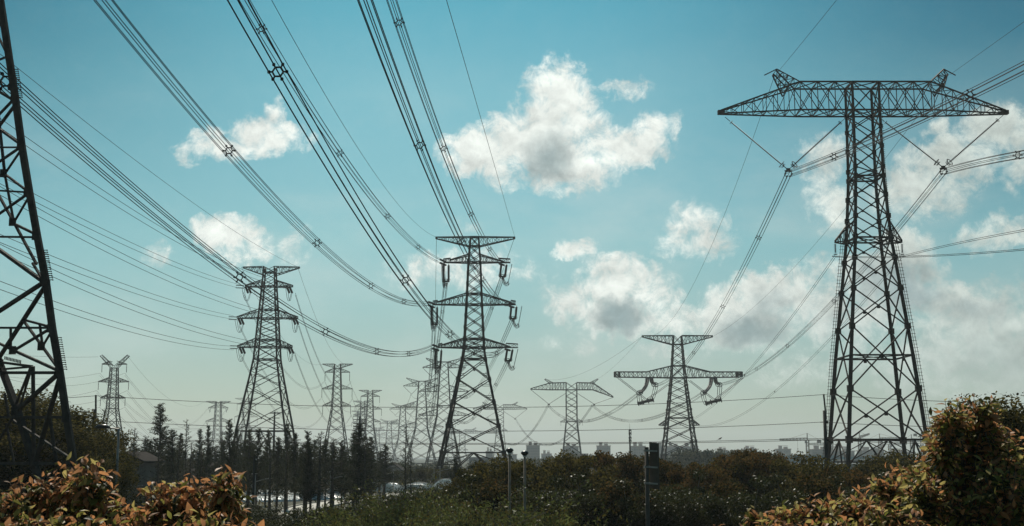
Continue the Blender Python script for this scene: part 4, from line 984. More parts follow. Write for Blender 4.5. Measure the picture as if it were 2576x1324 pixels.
# cranes
def crane(label, u, vtop, D, L, sd, Lc=None, tilt=0.0):
    p = W(u, vtop, D); r = thing('tower_crane', (p.x, D, 0), label, 'crane', 'tower cranes'); zt = p.z
    m = MB(); m.quad_truss([square(p.x, D, 1.1, 0), square(p.x, D, 1.1, zt)], max(6, int(zt/3)), .5, .28, 'Z', 1); part(m, 'mast', CRANE, r)
    j = MB(); z0 = zt; Lp = L; dx = math.cos(tilt)*sd; dz = math.sin(tilt)
    q = lambda s, w, h: [(p.x+dx*s, D-w, z0+dz*s), (p.x+dx*s, D+w, z0+dz*s), (p.x+dx*s, D+w*.2, z0+dz*s+h), (p.x+dx*s, D-w*.2, z0+dz*s+h)]
    j.quad_truss([q(0, .9, 2.2), q(Lp, .7, 1.3)], max(8, int(L/3)), .42, .25, 'Z', 1); part(j, 'jib', CRANE, r)
    c = MB(); Lc = Lc or L*.32
    c.bar((p.x, D-.6, z0+.4), (p.x-sd*Lc, D-.6, z0+.4), .5); c.bar((p.x, D+.6, z0+.4), (p.x-sd*Lc, D+.6, z0+.4), .5); c.box((p.x-sd*Lc*.9, D, z0-.7), (3.2, 1.8, 2.6)); part(c, 'counter_jib', CRANE, r)
    a = MB(); a.bar((p.x, D, z0), (p.x, D, z0+6), .7); a.bar((p.x, D, z0+6), (p.x+dx*L*.6, D, z0+dz*L*.6+1.8), .16); a.bar((p.x, D, z0+6), (p.x-sd*Lc*.9, D, z0+.6), .16); part(a, 'apex', CRANE, r)
    cb = MB(); cb.box((p.x+sd*1.6, D-1.2, z0-1.4), (1.6, 1.5, 2.2)); part(cb, 'cab', GLASSD, r)
    h = MB(); xh = p.x+dx*L*.36; zh = z0+dz*L*.36; h.bar((xh, D, zh), (xh, D, zh-7), .16); h.box((xh, D, zh-7.4), (.8, .5, .9)); part(h, 'hook', CRANE, r)
crane('long armed tower crane left of the wooden pole with a hanging hook', 2031, 1108, 1100, 23.5, -1, 11)
crane('lower tower crane just behind the first, arm pointing left to the long armed crane', 2092, 1119, 1250, 22, -1, 6)
crane('tower crane with steeply cocked arm between the front legs of the near tower', 2162, 1103, 1200, 10, 1, 5, .35)
crane('tower crane with long arm above the collar beam of the near tower', 2213, 1107, 1250, 22, 1, 12, .06)
crane('tower crane at the right inside leg of the near tower', 2293, 1109, 1250, 17, 1, 8)
crane('slender tower crane low behind the centre of the near tower', 2238, 1119, 1500, 20, 1, 8)
crane('partly hidden tower crane at the outer right leg of the near tower, arm rightward', 2318, 1093, 1300, 24, 1, 7)
crane('small faint tower crane between the pole and the near tower', 2090, 1127, 1600, 22, 1, 9)
# thin telecom mast
p = W(1584, 1066, 420); r = thing('telecom_mast', (p.x, 420, 0), 'thin dark telecom mast with bulging antennas on the skyline left of the sign', 'mast')
m = MB(); m.tube([(p.x, 420, 0), (p.x, 420, p.z-3), (p.x, 420, p.z-2.9), (p.x, 420, p.z)], [.35, .22, .06, .03], 8); part(m, 'pole', STEEL, r)
m = MB()
for v in (1083, 1090, 1100, 1108):
    z = W(1584, v, 420).z; m.tube([(p.x, 420, z-.25), (p.x, 420, z), (p.x, 420, z+.25)], [.25, .45, .25], 10)
    for k in range(3): m.box((p.x+.45*math.cos(k*2.1), 420+.45*math.sin(k*2.1), z-.3), (.2, .15, .9))
part(m, 'antennas', STEEL, r)
# monopole seen inside the broad tower
p = W(691, 1036, 330); r = thing('distribution_pole', (p.x, 330, 0), 'single grey pole with short cross bars seen inside the broad tower', 'utility pole')
m = MB(); m.tube([(p.x, 330, 0), (p.x, 330, p.z)], [.4, .2], 8); part(m, 'pole', STEEL2, r)
for v in (1040, 1052, 1078):
    m = MB(); z = W(691, v, 330).z; m.bar((p.x-1.3, 330, z), (p.x+1.3, 330, z), .18); part(m, 'cross_bar', STEEL2, r)
p = W(905, 1048, 300); r = thing('distribution_pole', (p.x, 300, 0), 'tall dark pole with stepped cross bars rising from the dense conifer clump', 'utility pole')
m = MB(); m.tube([(p.x, 300, 0), (p.x, 300, p.z)], [.35, .2], 8); part(m, 'pole', STEEL, r)
for v in (1056, 1066, 1078, 1090):
    m = MB(); z = W(905, v, 300).z; m.bar((p.x-1.5, 300, z), (p.x+1.5, 300, z), .16); part(m, 'cross_bar', STEEL, r)

# ------------------------------------------------------------------ poles, lamps, sign
def line_pole(label, ub, vb, ut, vt, vmid, D, knobs, both=False):
    A = W(ub, vb, D); T_ = W(ut, vt, D); Mm = W(ub+(ut-ub)*.75, vmid, D); base = Vector((A.x+(A.x-Mm.x)*.35, D, 0))
    r = thing('utility_pole', base, label, 'utility pole', 'roadside line poles')
    m = MB(); m.tube([base, Mm], [.20, .15], 12); part(m, 'pole', POLE, r, True)
    t = MB(); t.bar(Mm+Vector((.12, -.05, -.8)), W(ut, vt, D), .13, .1); part(t, 'top_extension', POLE, r)
    for (u, v) in knobs:
        k = MB(); c = W(u, v, D); k.bar(c, (c.x-.5, D, c.z-.02), .07); k.tube([c+Vector((-.12, 0, 0)), c, c+Vector((.14, 0, 0)), c+Vector((.22, 0, 0))], [.07, .13, .13, .06], 9); part(k, 'insulator', INSUL, r)
line_pole('dark utility pole with thin extension beside the near T-shaped tower', 2080, 1180, 2072, 992, 1033, 115, ((2078, 1062), (2082, 1106)))
line_pole('dark utility pole with thin extension left of the Y-head tower', 234, 1115, 241, 994, 1030, 110, ((243, 1058), (243, 1105), (228, 1104)))
GD = 'low distribution wires'
for (lab, a, b, c, vias, cc) in (('topmost low wire', (241, 996), (2071, 993), (2600, 1015), [(640, 1015), (1270, 1029), (1600, 1015)], .02), ('second low wire', (243, 1058), (2072, 1062), (2600, 1076), [(640, 1078), (1300, 1085), (1700, 1075)], .02),
                           ('third low wire', (243, 1102), (2076, 1103), (2600, 1112), [(760, 1112), (1300, 1117), (1700, 1110)], .02), ('fourth low wire, just under the third,', (243, 1106), (2076, 1107), (2600, 1116), [(760, 1115), (1300, 1119), (1700, 1114)], .02)):
    sp = Span(W(*b, 115), W(*a, 110), vias); chk(lab, sp, vias); single('dark %s crossing between the two utility poles' % lab, sp, 1, .021, 50, GD)
    single('dark %s continuing right of the right utility pole' % lab, Span(W(*b, 115), W(*c, 100), (), -.6), 1, .022, 16, GD)
    single('dark %s continuing left of the left utility pole' % lab, Span(W(*a, 110), W(-80, a[1]+8, 100), (), -.6), 1, .022, 16, GD)
# two posts with round heads
for (u, v, nm, th) in ((1282, 1133, 'taller pale lamp post with mushroom head, left of the pair in the hedge', 0), (1320, 1140, 'shorter pale lamp post with mushroom head, right of the pair in the hedge', 0)):
    D = 42; p = W(u, v, D); r = thing('lamp_post', (p.x, D, 0), nm, 'lamp post', 'mushroom head lamp posts')
    m = MB(); m.tube([(p.x, D, 0), (p.x, D, p.z-.08)], [.052, .038], 10); part(m, 'post', POSTM, r, True)
    m = MB(); z = p.z; m.tube([(p.x, D, z-.09), (p.x, D, z-.06), (p.x, D, z+.0), (p.x, D, z+.05), (p.x, D, z+.08)], [.05, .085, .135, .10, .02], 16); part(m, 'lamp_head', DARKM, r, True)
    m = MB(); m.tube([(p.x, D, z-.13), (p.x, D, z-.088)], [.05, .07], 14); part(m, 'lamp_glass', LAMPW, r, True)
# corrugated sign on a pole
D = 45; p = W(1627, 1150, D); zt = W(1627, 1127, D).z; r = thing('road_sign', (p.x, D, 0), 'corrugated grey sign panel seen from behind on a thick pole in front of the hedge', 'sign')
m = MB(); m.tube([(p.x, D, 0), (p.x, D, zt)], .075, 14); m.tube([(p.x, D, zt), (p.x, D, zt+.03)], [.09, .05], 14); part(m, 'pole', SIGN, r, True)
z0, z1 = W(1640, 1230, D).z, W(1640, 1114, D).z; xa = W(1635, 1150, D).x; xb = W(1655, 1150, D).x
m = MB(); rz = math.radians(-52); ca, sa = math.cos(rz), math.sin(rz); wd2 = (xb-xa)/ca; n = 7; cx_ = (xa+xb)/2
b0 = len(m.v)
prof = []
for i in range(n*4+1):
    s_ = -wd2/2+wd2*i/(n*4); dp = .022 if (i//2) % 2 else 0.0
    prof.append((s_, dp))
for off in (0, .018):
    for (s_, dp) in prof:
        for z in (z0-s_*.06, z1-s_*.10): m.v.append(Vector((cx_+s_*ca-(-dp-off)*sa*-1, D+.0+s_*sa*1-(dp+off)*ca, z)))
nn_ = len(prof)
for o_ in (0, 1):
    for i in range(nn_-1):
        q = b0+o_*nn_*2+2*i; f = (q, q+2, q+3, q+1); m.face(*(f if o_ else f[::-1]))
for i in range(nn_-1): m.face(b0+2*i+1, b0+2*i+3, b0+2*nn_+2*i+3, b0+2*nn_+2*i+1)
m.face(b0, b0+1, b0+2*nn_+1, b0+2*nn_); m.face(b0+2*nn_-2, b0+2*nn_-1, b0+4*nn_-1, b0+4*nn_-2)
part(m, 'panel', SIGN, r)
for v in (1134, 1175, 1216):
    m = MB(); z = W(1640, v, D).z; m.bar((p.x-.02, D-.09, z), (xb-.03, D-.12-.02, z-.02), .07, .06); m.box((p.x, D, z), (.2, .2, .07)); part(m, 'bracket', GALV, r)
# tall street lamp on the left and small solar lamps
D = 70; p = W(299, 1080, D); r = thing('street_lamp', (p.x, D, 0), 'tall grey street lamp with long arm pointing left, in front of the grey gabled house', 'street lamp', 'street lamps')
m = MB(); m.tube([(p.x, D, 0), (p.x, D, p.z)], [.10, .06], 10); part(m, 'post', GALV, r, True)
m = MB(); e = W(243, 1075, D); m.tube([p, p.lerp(e, .5)+Vector((0, 0, .02)), e+Vector((.25, 0, 0))], [.045, .04, .03], 8); m.bar(p, W(307, 1078, D), .05); part(m, 'arm', GALV, r)
m = MB(); m.tube([e+Vector((.75, 0, -.03)), e+Vector((.5, 0, .04)), e+Vector((.1, 0, .03)), e-Vector((.1, 0, 0))], [.03, .11, .12, .03], 10); part(m, 'lamp_head', DARKM, r, True)
SMALL = [(305, 1210, 90, 'small solar street lamp at the foot of the grey house, left shrub in front'), (643, 1195, 120, 'small solar street lamp left of the white plastic rows'), (832, 1190, 130, 'small solar street lamp with curved arm in front of the ochre cottage'),
         (962, 1186, 200, 'pale solar street lamp in front of the pitched shed'), (990, 1175, 210, 'pale solar street lamp right of the pitched shed'), (1092, 1180, 220, 'thin pale solar lamp left of the centre tower leg'), (1107, 1176, 220, 'thin pale solar lamp touching the centre tower leg')]
for (u, v, D, nm) in SMALL:
    p = W(u, v, D); r = thing('street_lamp', (p.x, D, 0), nm, 'street lamp', 'small solar street lamps')
    m = MB(); m.tube([(p.x, D, 0), (p.x, D, p.z)], [.06, .045], 8); part(m, 'post', GALV, r, True)
    m = MB(); m.box((p.x-.1, D, p.z+.1), (.45, .5, .05)); part(m, 'solar_panel', LAMPW, r)
    m = MB(); m.tube([(p.x, D, p.z-1.4), (p.x-.4, D, p.z-1.0), (p.x-.1, D, p.z-.65), (p.x+1.0, D, p.z-.35)], .04, 6); m.bar((p.x+.8, D, p.z-.4), (p.x+1.5, D, p.z-.3), .18, .06); part(m, 'arm', GALV, r)
for (u, v, D, nm) in ((1094, 1175, 260, 'thin dark pole with a cross bar at the left foot of the centre tower'), (1062, 1172, 280, 'plain dark pole between the second horned tower and the centre tower'), (1848, 1168, 400, 'small dark utility pole left of the blue clad hall'), (2015, 1143, 400, 'small dark utility pole with cross bar in front of the blue clad hall'), (2125, 1140, 400, 'small dark utility pole between the near tower legs'), (1255, 1165, 300, 'small pole behind the right leg of the centre tower')):
    p = W(u, v, D); r = thing('distribution_pole', (p.x, D, 0), nm, 'utility pole', 'small far poles')
    m = MB(); m.tube([(p.x, D, 0), (p.x, D, p.z)], [.25, .16], 8); part(m, 'pole', POLE, r)
    m = MB(); m.bar((p.x-1.3, D, p.z-.6), (p.x+1.3, D, p.z-.6), .16)
    for q in (-1.2, -.5, .5, 1.2): m.box((p.x+q, D, p.z-.35), (.18, .18, .4))
    part(m, 'cross_bar', POLE, r)
D = 100; p = W(271, 1000, D); 
p = W(1029, 1190, 100)
# low wooden crossarm pole among conifers
p = W(640, 1150, 100); r = thing('distribution_pole', (p.x, 100, 0), 'thin dim pole with drooping cross bar among the conifers below the broad tower', 'utility pole')
m = MB(); m.tube([(p.x, 100, 0), (p.x, 100, p.z)], [.11, .08], 8); part(m, 'pole', POLE, r)
m = MB(); m.bar((p.x-.5, 100, p.z-.02), (p.x+.5, 100, p.z+.05), .05); part(m, 'cross_bar', POLE, r)
# bird
c = W(1811, 1104.5, 113.5); b = MB(); b.tube([c+Vector((-.16, 0, -.05)), c+Vector((-.05, 0, 0)), c+Vector((.06, 0, .04)), c+Vector((.11, 0, .10)), c+Vector((.17, 0, .11)), c+Vector((.21, 0, .105))], [.015, .055, .06, .04, .03, .005], 8)
b.bar(c+Vector((-.14, 0, -.05)), c+Vector((-.30, 0, -.12)), .07, .015); b.bar(c+Vector((0, 0, -.04)), c+Vector((0, 0, -.1)), .012)
tag(b.build('bird', BIRD, None, origin=c, smooth=True), 'small dark bird perched on the low double wire right of the box armed tower', 'bird')

# ------------------------------------------------------------------ vegetation
def leaf_mesh(name, C, size, mats, mi, rs, aspect=.5, up=None, axis=None):
    """many small leaf shaped faces (diamonds) at the points C"""
    n = len(C); A = axis if axis is not None else rs.normal(size=(n, 3)); A /= np.linalg.norm(A, axis=1)[:, None]+1e-9
    B = rs.normal(size=(n, 3)); B -= (B*A).sum(1)[:, None]*A; B /= np.linalg.norm(B, axis=1)[:, None]+1e-9
    s = (size*rs.uniform(.6, 1.3, n))[:, None] if np.isscalar(size) else size[:, None]
    V = np.empty((n, 4, 3)); V[:, 0] = C-A*s*.5; V[:, 1] = C+B*s*aspect*.5; V[:, 2] = C+A*s*.5; V[:, 3] = C-B*s*aspect*.5
    me = bpy.data.meshes.new(name); me.vertices.add(n*4); me.vertices.foreach_set('co', V.reshape(-1))
    me.loops.add(n*4); me.loops.foreach_set('vertex_index', np.arange(n*4)); me.polygons.add(n)
    me.polygons.foreach_set('loop_start', np.arange(0, n*4, 4)); me.polygons.foreach_set('loop_total', np.full(n, 4))
    for m in mats: me.materials.append(m)
    me.polygons.foreach_set('material_index', mi.astype(np.int32)); me.update(); me.validate()
    return me
def hidden_proto(obs):
    return obs
# --- conifers (dawn redwoods in early leaf)
def make_conifer(seed, dense):
    rs = np.random.RandomState(seed); Hh = 12.0; tr = MB()
    tr.tube([(0, 0, 0), (.05, .03, 4), (0, .05, 8), (.02, 0, Hh)], [.16, .12, .07, .012], 7); C = []; AX = []
    n = 150 if dense else 66
    for i in range(n):
        h = (0.25+.73*(i/n)**.95)*Hh; a = rs.uniform(0, 2*PI); ln = (1-(h/Hh))**1.15*rs.uniform(.9, 3.3)+.16+.25*rs.rand()
        pitch = rs.uniform(.25, .75); d = np.array([math.cos(a)*math.cos(pitch), math.sin(a)*math.cos(pitch), math.sin(pitch)])
        p0 = np.array([0, 0, h]); e = p0+d*ln; mid = p0+d*ln*.5-np.array([0, 0, .06])
        tr.tube([p0, mid, e], [.028, .018, .006], 3, False)
        if rs.rand() < .04: continue
        k = int((62 if dense else 20)*ln)+4
        t = rs.uniform(.12, 1.05, k)[:, None]; pp = p0+(e-p0)*t+rs.normal(size=(k, 3))*.11*(.4+.6*ln/2)
        C.append(pp); AX.append(np.tile(d, (k, 1))*.5+rs.normal(size=(k, 3))*.6+np.array([0, 0, .2]))
    C = np.concatenate(C); AX = np.concatenate(AX)
    r = bpy.data.objects.new('conifer_tree', None); COL.objects.link(r)
    t = tr.build('trunk', BARK); t.parent = r
    me = leaf_mesh('crown', C, .155, [CONIF], np.zeros(len(C)), rs, .42, axis=AX); c = bpy.data.objects.new('crown', me); COL.objects.link(c); c.parent = r
    r['h'] = Hh; return r
CP = [make_conifer(11, True), make_conifer(12, True), make_conifer(13, False), make_conifer(14, True), make_conifer(15, True)]
used = {}
LMS = [(30, 'the left edge tower leg'), (150, 'the big round tree'), (245, 'the left utility pole'), (300, 'the tall street lamp'), (347, 'the grey house'), (410, 'the tallest conifer'), (475, 'the pointed conifer'), (548, 'the small tower among conifers'), (600, 'the broad tower left leg'),
       (670, 'the broad tower body'), (725, 'the broad tower right leg'), (800, 'the slim tower left side'), (863, 'the slim tower right side'), (905, 'the stepped dark pole'), (955, 'the pitched shed'), (1022, 'the third horned tower'), (1100, 'the centre tower left foot'), (1190, 'the centre tower body'),
       (1282, 'the taller mushroom lamp'), (1330, 'the shorter mushroom lamp'), (1385, 'the low pale block'), (1437, 'the mid T-shaped tower'), (1520, 'the solitary apartment tower'), (1584, 'the thin telecom mast'), (1640, 'the corrugated sign'), (1707, 'the box armed tower'), (1800, 'the perched bird'),
       (1888, 'the domed apartment block'), (1970, 'the squat block by the crane'), (2031, 'the long armed crane'), (2076, 'the right utility pole'), (2130, 'the near tower left leg'), (2210, 'the near tower middle'), (2290, 'the near tower right leg'), (2400, 'the tall orange shrub'), (2520, 'the right edge')]
SEEN = {}
def where(u, kind):
    lu, lm = min(LMS, key=lambda q: abs(q[0]-u)); rel = 'below' if abs(lu-u) < 7 else ('left of' if u < lu else 'right of')
    s = '%s %s %s' % (kind, rel, lm); k = SEEN.get(s, 0); SEEN[s] = k+1
    if k: s = '%s %s, %s one closer' % (s, '', ('next', 'second next', 'third next')[min(k-1, 2)]); s = s.replace(' ,', ',')
    return s
def place(proto, u, v, D, wscale, label, cat, grp, name, first):
    o = proto if not first.get(proto.name) else copy_tree(proto); first[proto.name] = True
    p = W(u, v, D); sc = p.z/proto['h']; o.location = (p.x, D, 0); o.scale = (sc*wscale, sc*wscale, sc); o.rotation_euler = (rng.uniform(-.03, .03), rng.uniform(-.03, .03), rng.uniform(0, 6.28))
    tag(o, label, cat, grp); return o
FIRST = {}
TIPS = [(345, 1075, 2, 1.0), (410, 1013, 1, 1.25), (475, 1053, 2, .9), (432, 1078, 0, 1.1), (454, 1089, 3, 1.1), (503, 1077, 0, .9), (522, 1069, 3, .8), (582, 1053, 1, .9), (600, 1075, 0, 1), (560, 1085, 2, .9), (628, 1080, 3, 1),
        (649, 1074, 0, 1), (672, 1080, 1, .9), (727, 1064, 3, .9), (745, 1087, 0, 1.2), (774, 1082, 1, 1), (805, 1088, 2, .9), (821, 1102, 0, 1), (863, 1106, 3, .9), (903, 1062, 1, 1.4), (892, 1085, 0, 1.2), (934, 1098, 3, 1.1), (700, 1098, 0, 1.2), (785, 1115, 1, 1.2), (842, 1120, 0, 1), (380, 1110, 3, 1.3), (330, 1112, 2, .9), (920, 1112, 1, 1.2)]
for i, (u, v, k, ws) in enumerate(TIPS):
    D = (118 if u > 400 else 132)+((i*37) % 50)
    kind = {0: 'dense dark green conifer', 1: 'tall bushy dark conifer', 2: 'sparse feathery conifer', 3: 'narrow dark conifer'}[k]
    place(CP[k], u, v, D, ws*1.2, where(u, kind), 'tree', 'conifers in the row left of centre', 'conifer_tree', FIRST)
for i in range(15):
    u = 362+i*40+rng.uniform(-12, 12)
    place(CP[2], u, rng.uniform(1080, 1122), 108+rng.uniform(0, 40), rng.uniform(1.2, 1.9), where(u, 'airy broad conifer'), 'tree', 'airy conifers among the row', 'conifer_tree', FIRST)
for (u, v, D, k, nm) in ((257, 1026, 110, 2, 'thin almost bare conifer between the left utility pole and the Y-head tower'), (275, 1110, 120, 2, 'small feathery conifer at the foot of the Y-head tower'), (312, 1100, 125, 2, 'small feathery conifer right of the Y-head tower foot'),
                      (1022, 1070, 120, 2, 'tall thin airy tree in front of the third horned tower'), (1153, 1108, 150, 2, 'thin airy conifer inside the legs of the centre tower'), (1143, 1142, 150, 1, 'bushy dark conifer at the left foot inside the centre tower'), (1035, 1110, 125, 2, 'short airy tree just right of the tall thin airy one')):
    place(CP[k], u, v, D, .95, nm, 'tree', 'thin conifers apart from the row', 'conifer_tree', FIRST)
for i in range(34):
    u = 330+i*19.5+rng.uniform(-8, 8); v = rng.uniform(1104, 1138); k = (0, 4, 1, 3)[i % 4]
    place(CP[k], u, v, 185+rng.uniform(0, 20), 2.2, where(u, 'broad rear conifer'), 'tree', 'conifers of the rear row', 'conifer_tree', FIRST)
# --- rounded broadleaf trees
def make_round(seed, mats, hfrac=.30, leaf=.15, ncl=46, per=230, h=6.0, rad=2.3, topmix=.5):
    rs = np.random.RandomState(seed); tr = MB(); z0 = h*hfrac; cz = (h*.96+z0)/2; rz_ = (h*.96-z0)/2
    tr.tube([(0, 0, 0), (.06, 0, z0), (0, .05, cz)], [.16, .12, .07], 7); C = []; MI = []
    for i in range(ncl):
        while True:
            d = rs.normal(size=3); d /= np.linalg.norm(d)
            if d[2] > -.75: break
        rr = rs.uniform(.55, .92) if rs.rand() < .8 else rs.uniform(.2, .55)
        bump = 1+.14*math.sin(3*math.atan2(d[1], d[0])+seed)+rs.uniform(-.1, .1)
        c = np.array([d[0]*rad*rr*bump, d[1]*rad*rr*bump, cz+d[2]*rz_*rr*bump])
        tr.tube([(0, 0, z0+.6*(cz-z0)*rs.rand()), c*.6+np.array([0, 0, cz*.25]), c], [.05, .03, .012], 4, False)
        q = rs.normal(size=(per, 3)); q /= np.linalg.norm(q, axis=1)[:, None]; sz = rad*rs.uniform(.17, .30)
        q = q*sz*rs.uniform(.35, 1.05, per)[:, None]*np.array([1, 1, .75])
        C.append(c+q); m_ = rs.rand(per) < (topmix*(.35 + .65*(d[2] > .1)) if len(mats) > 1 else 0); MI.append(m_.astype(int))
    # fine twigs of leaves that break up the outline
    k = 350; d = rs.normal(size=(k, 3)); d /= np.linalg.norm(d, axis=1)[:, None]; d[:, 2] = np.abs(d[:, 2])*rs.choice([1, 1, -.3], k)
    C.append(np.stack([d[:, 0]*rad, d[:, 1]*rad, cz+d[:, 2]*rz_], 1)*rs.uniform(.74, .90, (k, 1))); MI.append((rs.rand(k) < topmix).astype(int) if len(mats) > 1 else np.zeros(k, int))
    C = np.concatenate(C); MI = np.concatenate(MI)
    r = bpy.data.objects.new('broadleaf_tree', None); COL.objects.link(r)
    t = tr.build('trunk', BARKL); t.parent = r
    h = float(np.percentile(C[:, 2], 99.3)); me = leaf_mesh('crown', C, leaf, mats, MI, rs, .55); c = bpy.data.objects.new('crown', me); COL.objects.link(c); c.parent = r
    r['h'] = h; return r
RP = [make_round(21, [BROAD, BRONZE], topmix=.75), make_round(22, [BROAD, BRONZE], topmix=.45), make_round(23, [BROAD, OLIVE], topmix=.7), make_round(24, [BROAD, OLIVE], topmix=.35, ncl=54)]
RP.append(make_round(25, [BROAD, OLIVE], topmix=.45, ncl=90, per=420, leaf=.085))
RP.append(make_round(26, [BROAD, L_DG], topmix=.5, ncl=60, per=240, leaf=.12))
names_r = ['rounded tree with bronze new growth', 'rounded tree with a little bronze growth', 'rounded olive green tree', 'rounded dark green tree', 'big dense fine leaved evergreen', 'dark bush']
HED = [(60, 998, 75, 4, 1.7), (165, 1030, 80, 4, 1.3), (-30, 1000, 80, 4, 1.6), (215, 1108, 74, 4, 1.2), (110, 1045, 90, 4, 1.4), (255, 1150, 70, 4, 1.0),
       (1205, 1180, 75, 2, 1.0), (1290, 1158, 72, 2, 1.1), (1245, 1170, 85, 3, 1.1), (1345, 1166, 74, 3, 1.1), (1400, 1152, 80, 1, 1.15), (1462, 1142, 76, 2, 1.1), (1520, 1138, 84, 0, 1.1), (1582, 1142, 80, 1, 1.1), (1640, 1148, 82, 0, 1.05), (1692, 1160, 76, 1, 1.0), (1742, 1168, 74, 0, 1.0), (1790, 1160, 78, 2, 1.0),
       (1845, 1138, 80, 0, 1.1), (1900, 1134, 84, 0, 1.15), (1955, 1138, 80, 1, 1.15), (2005, 1144, 78, 2, 1.0), (2055, 1162, 74, 2, 1.0), (2105, 1178, 72, 1, 1.0), (2150, 1182, 70, 0, .95), (2250, 1138, 95, 2, 1.2), (2212, 1148, 96, 3, 1.0), (2300, 1170, 75, 3, 1.1), (2520, 1020, 44, 4, 1.1), (2595, 1030, 46, 4, 1.4), (1160, 1196, 85, 2, .9)]
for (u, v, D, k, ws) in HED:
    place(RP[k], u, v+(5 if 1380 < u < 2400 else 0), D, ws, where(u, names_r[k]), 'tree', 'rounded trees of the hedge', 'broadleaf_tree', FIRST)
for i in range(19):
    u = 1140+i*66+rng.uniform(-12, 12); v = 1206+rng.uniform(-14, 18); k = (5, 5, 1, 5)[i % 4]
    place(RP[k], u, v, 56+rng.uniform(-3, 5), 1.15, where(u, 'lower shaded bush of the front row'), 'bush', 'front row of bushes', 'broadleaf_bush', FIRST)
for i in range(12):
    u = 560+i*50+rng.uniform(-10, 10); v = 1290+rng.uniform(-8, 8)-(0 if i < 6 else 30); k = 5
    place(RP[k], u, v, 62+rng.uniform(-4, 8), 1.3, where(u, 'low dark bush at the bottom edge'), 'bush', 'dark bushes at the bottom edge', 'broadleaf_bush', FIRST)
for i in range(24):
    u = 330+i*25+rng.uniform(-6, 6); place(RP[(5, 3)[i % 2]], u, 1186+rng.uniform(-10, 12), 222+rng.uniform(-4, 25), 1.5, where(u, 'dim round tree behind trunks'), 'tree', 'dim trees behind the conifer trunks', 'broadleaf_tree', FIRST)
for i in range(9):
    u = 890+i*34; place(RP[(2, 3)[i % 2]], u, 1176+rng.uniform(-6, 8), 250+rng.uniform(-20, 40), 1.1, where(u, 'far small rounded tree'), 'tree', 'far small trees', 'broadleaf_tree', FIRST)
# --- willowy light green shrubs
def make_willow(seed):
    rs = np.random.RandomState(seed); tr = MB(); h = 5.0; C = []; AX = []
    for i in range(20):
        a = rs.uniform(0, 2*PI); b = rs.uniform(.05, .55); L_ = h*rs.uniform(.7, 1.0)
        d = np.array([math.cos(a)*math.sin(b), math.sin(a)*math.sin(b), math.cos(b)])
        pts_ = [d*L_*t+np.array([0, 0, -.12*t*t*L_*b])+rs.normal(size=3)*.04 for t in np.linspace(0, 1, 6)]
        tr.tube(pts_, [.035, .03, .025, .018, .012, .005], 4, False)
        for j in range(9):
            t = rs.uniform(.3, 1); p = d*L_*t; e = p+(d*.6+rs.normal(size=3)*.5)*rs.uniform(.3, .8)
            tr.tube([p, e], [.01, .004], 3, False)
            k = 34; tt = rs.uniform(0, 1, k)[:, None]; C.append(p+(e-p)*tt+rs.normal(size=(k, 3))*.10); AX.append(np.tile((e-p), (k, 1))+rs.normal(size=(k, 3))*.5)
    C = np.concatenate(C); AX = np.concatenate(AX)
    r = bpy.data.objects.new('willow_shrub', None); COL.objects.link(r)
    t = tr.build('branches', BARK); t.parent = r
    me = leaf_mesh('foliage', C, .12, [WILLOW, OLIVE], (rs.rand(len(C)) < .35).astype(int), rs, .32, axis=AX); c = bpy.data.objects.new('foliage', me); COL.objects.link(c); c.parent = r
    r['h'] = h; return r
WP = [make_willow(31), make_willow(32), make_willow(33)]
for i, (u, v, D) in enumerate([(880, 1262, 46), (930, 1250, 50), (985, 1235, 48), (1035, 1222, 50), (1080, 1228, 46), (1125, 1240, 44), (1165, 1232, 48), (1205, 1255, 42), (1250, 1245, 44), (1300, 1262, 38), (1352, 1250, 38), (1388, 1268, 36), (830, 1275, 52), (950, 1270, 42), (1060, 1262, 42), (1180, 1270, 40), (1340, 1285, 34), (1010, 1285, 38), (1110, 1290, 36)]):
    place(WP[i % 3], u, v, D, 1.15, where(u, 'light green twiggy shrub'), 'shrub', 'light green shrubs at the bottom', 'willow_shrub', FIRST)
for o in list(COL.objects):
    if o.name.startswith('broadleaf_tree') and o.parent is None and o.get('category') == 'bush': o.name = 'broadleaf_bush'
# --- far woods: a mass nobody could count
rs = np.random.RandomState(5); C = []; MI = []
for (u0, u1, va, D, n) in ((1380, 1480, 1140, 520, 40), (1440, 1560, 1142, 600, 50), (1560, 1700, 1144, 560, 60), (1700, 1960, 1132, 430, 110), (1180, 1330, 1153, 600, 60), (1960, 2100, 1160, 450, 50), (1320, 1420, 1148, 500, 40), (880, 1120, 1166, 420, 90), (2100, 2340, 1172, 380, 80), (240, 880, 1160, 260, 160), (-60, 240, 1140, 200, 60), (900, 1180, 1185, 300, 60)):
    for i in range(n):
        u = rs.uniform(u0, u1); DD = D*rs.uniform(.95, 1.15); p = W(u, va+rs.uniform(0, 12)+(0 if u < 1180 else 6 if u < 1700 or u > 1900 else 0)+(8 if u > 1960 else 0), DD); rr = DD*rs.uniform(9, 17)/F; k = 130
        q = rs.normal(size=(k, 3)); q /= np.linalg.norm(q, axis=1)[:, None]; q *= rs.uniform(.2, 1.1, (k, 1))*rr
        zz = p.z-rr*.9
        q[:, 2] = q[:, 2]*1.2+zz; lowz = rs.rand(k) < .45; q[lowz, 2] = rs.uniform(0, max(zz, 1), lowz.sum())
        q[:, 0] += p.x; q[:, 1] += DD; C.append(q); MI.append(np.full(k, DD))
C = np.concatenate(C); DD = np.concatenate(MI)
me = leaf_mesh('far_wood', C, .0022*DD, [HAZYW, CONIF], (rs.rand(len(C)) < .3).astype(int), rs, .6); o = bpy.data.objects.new('far_wood', me); COL.objects.link(o)
tag(o, 'hazy mass of far trees and scrub under the skyline', 'woodland', kind='stuff')
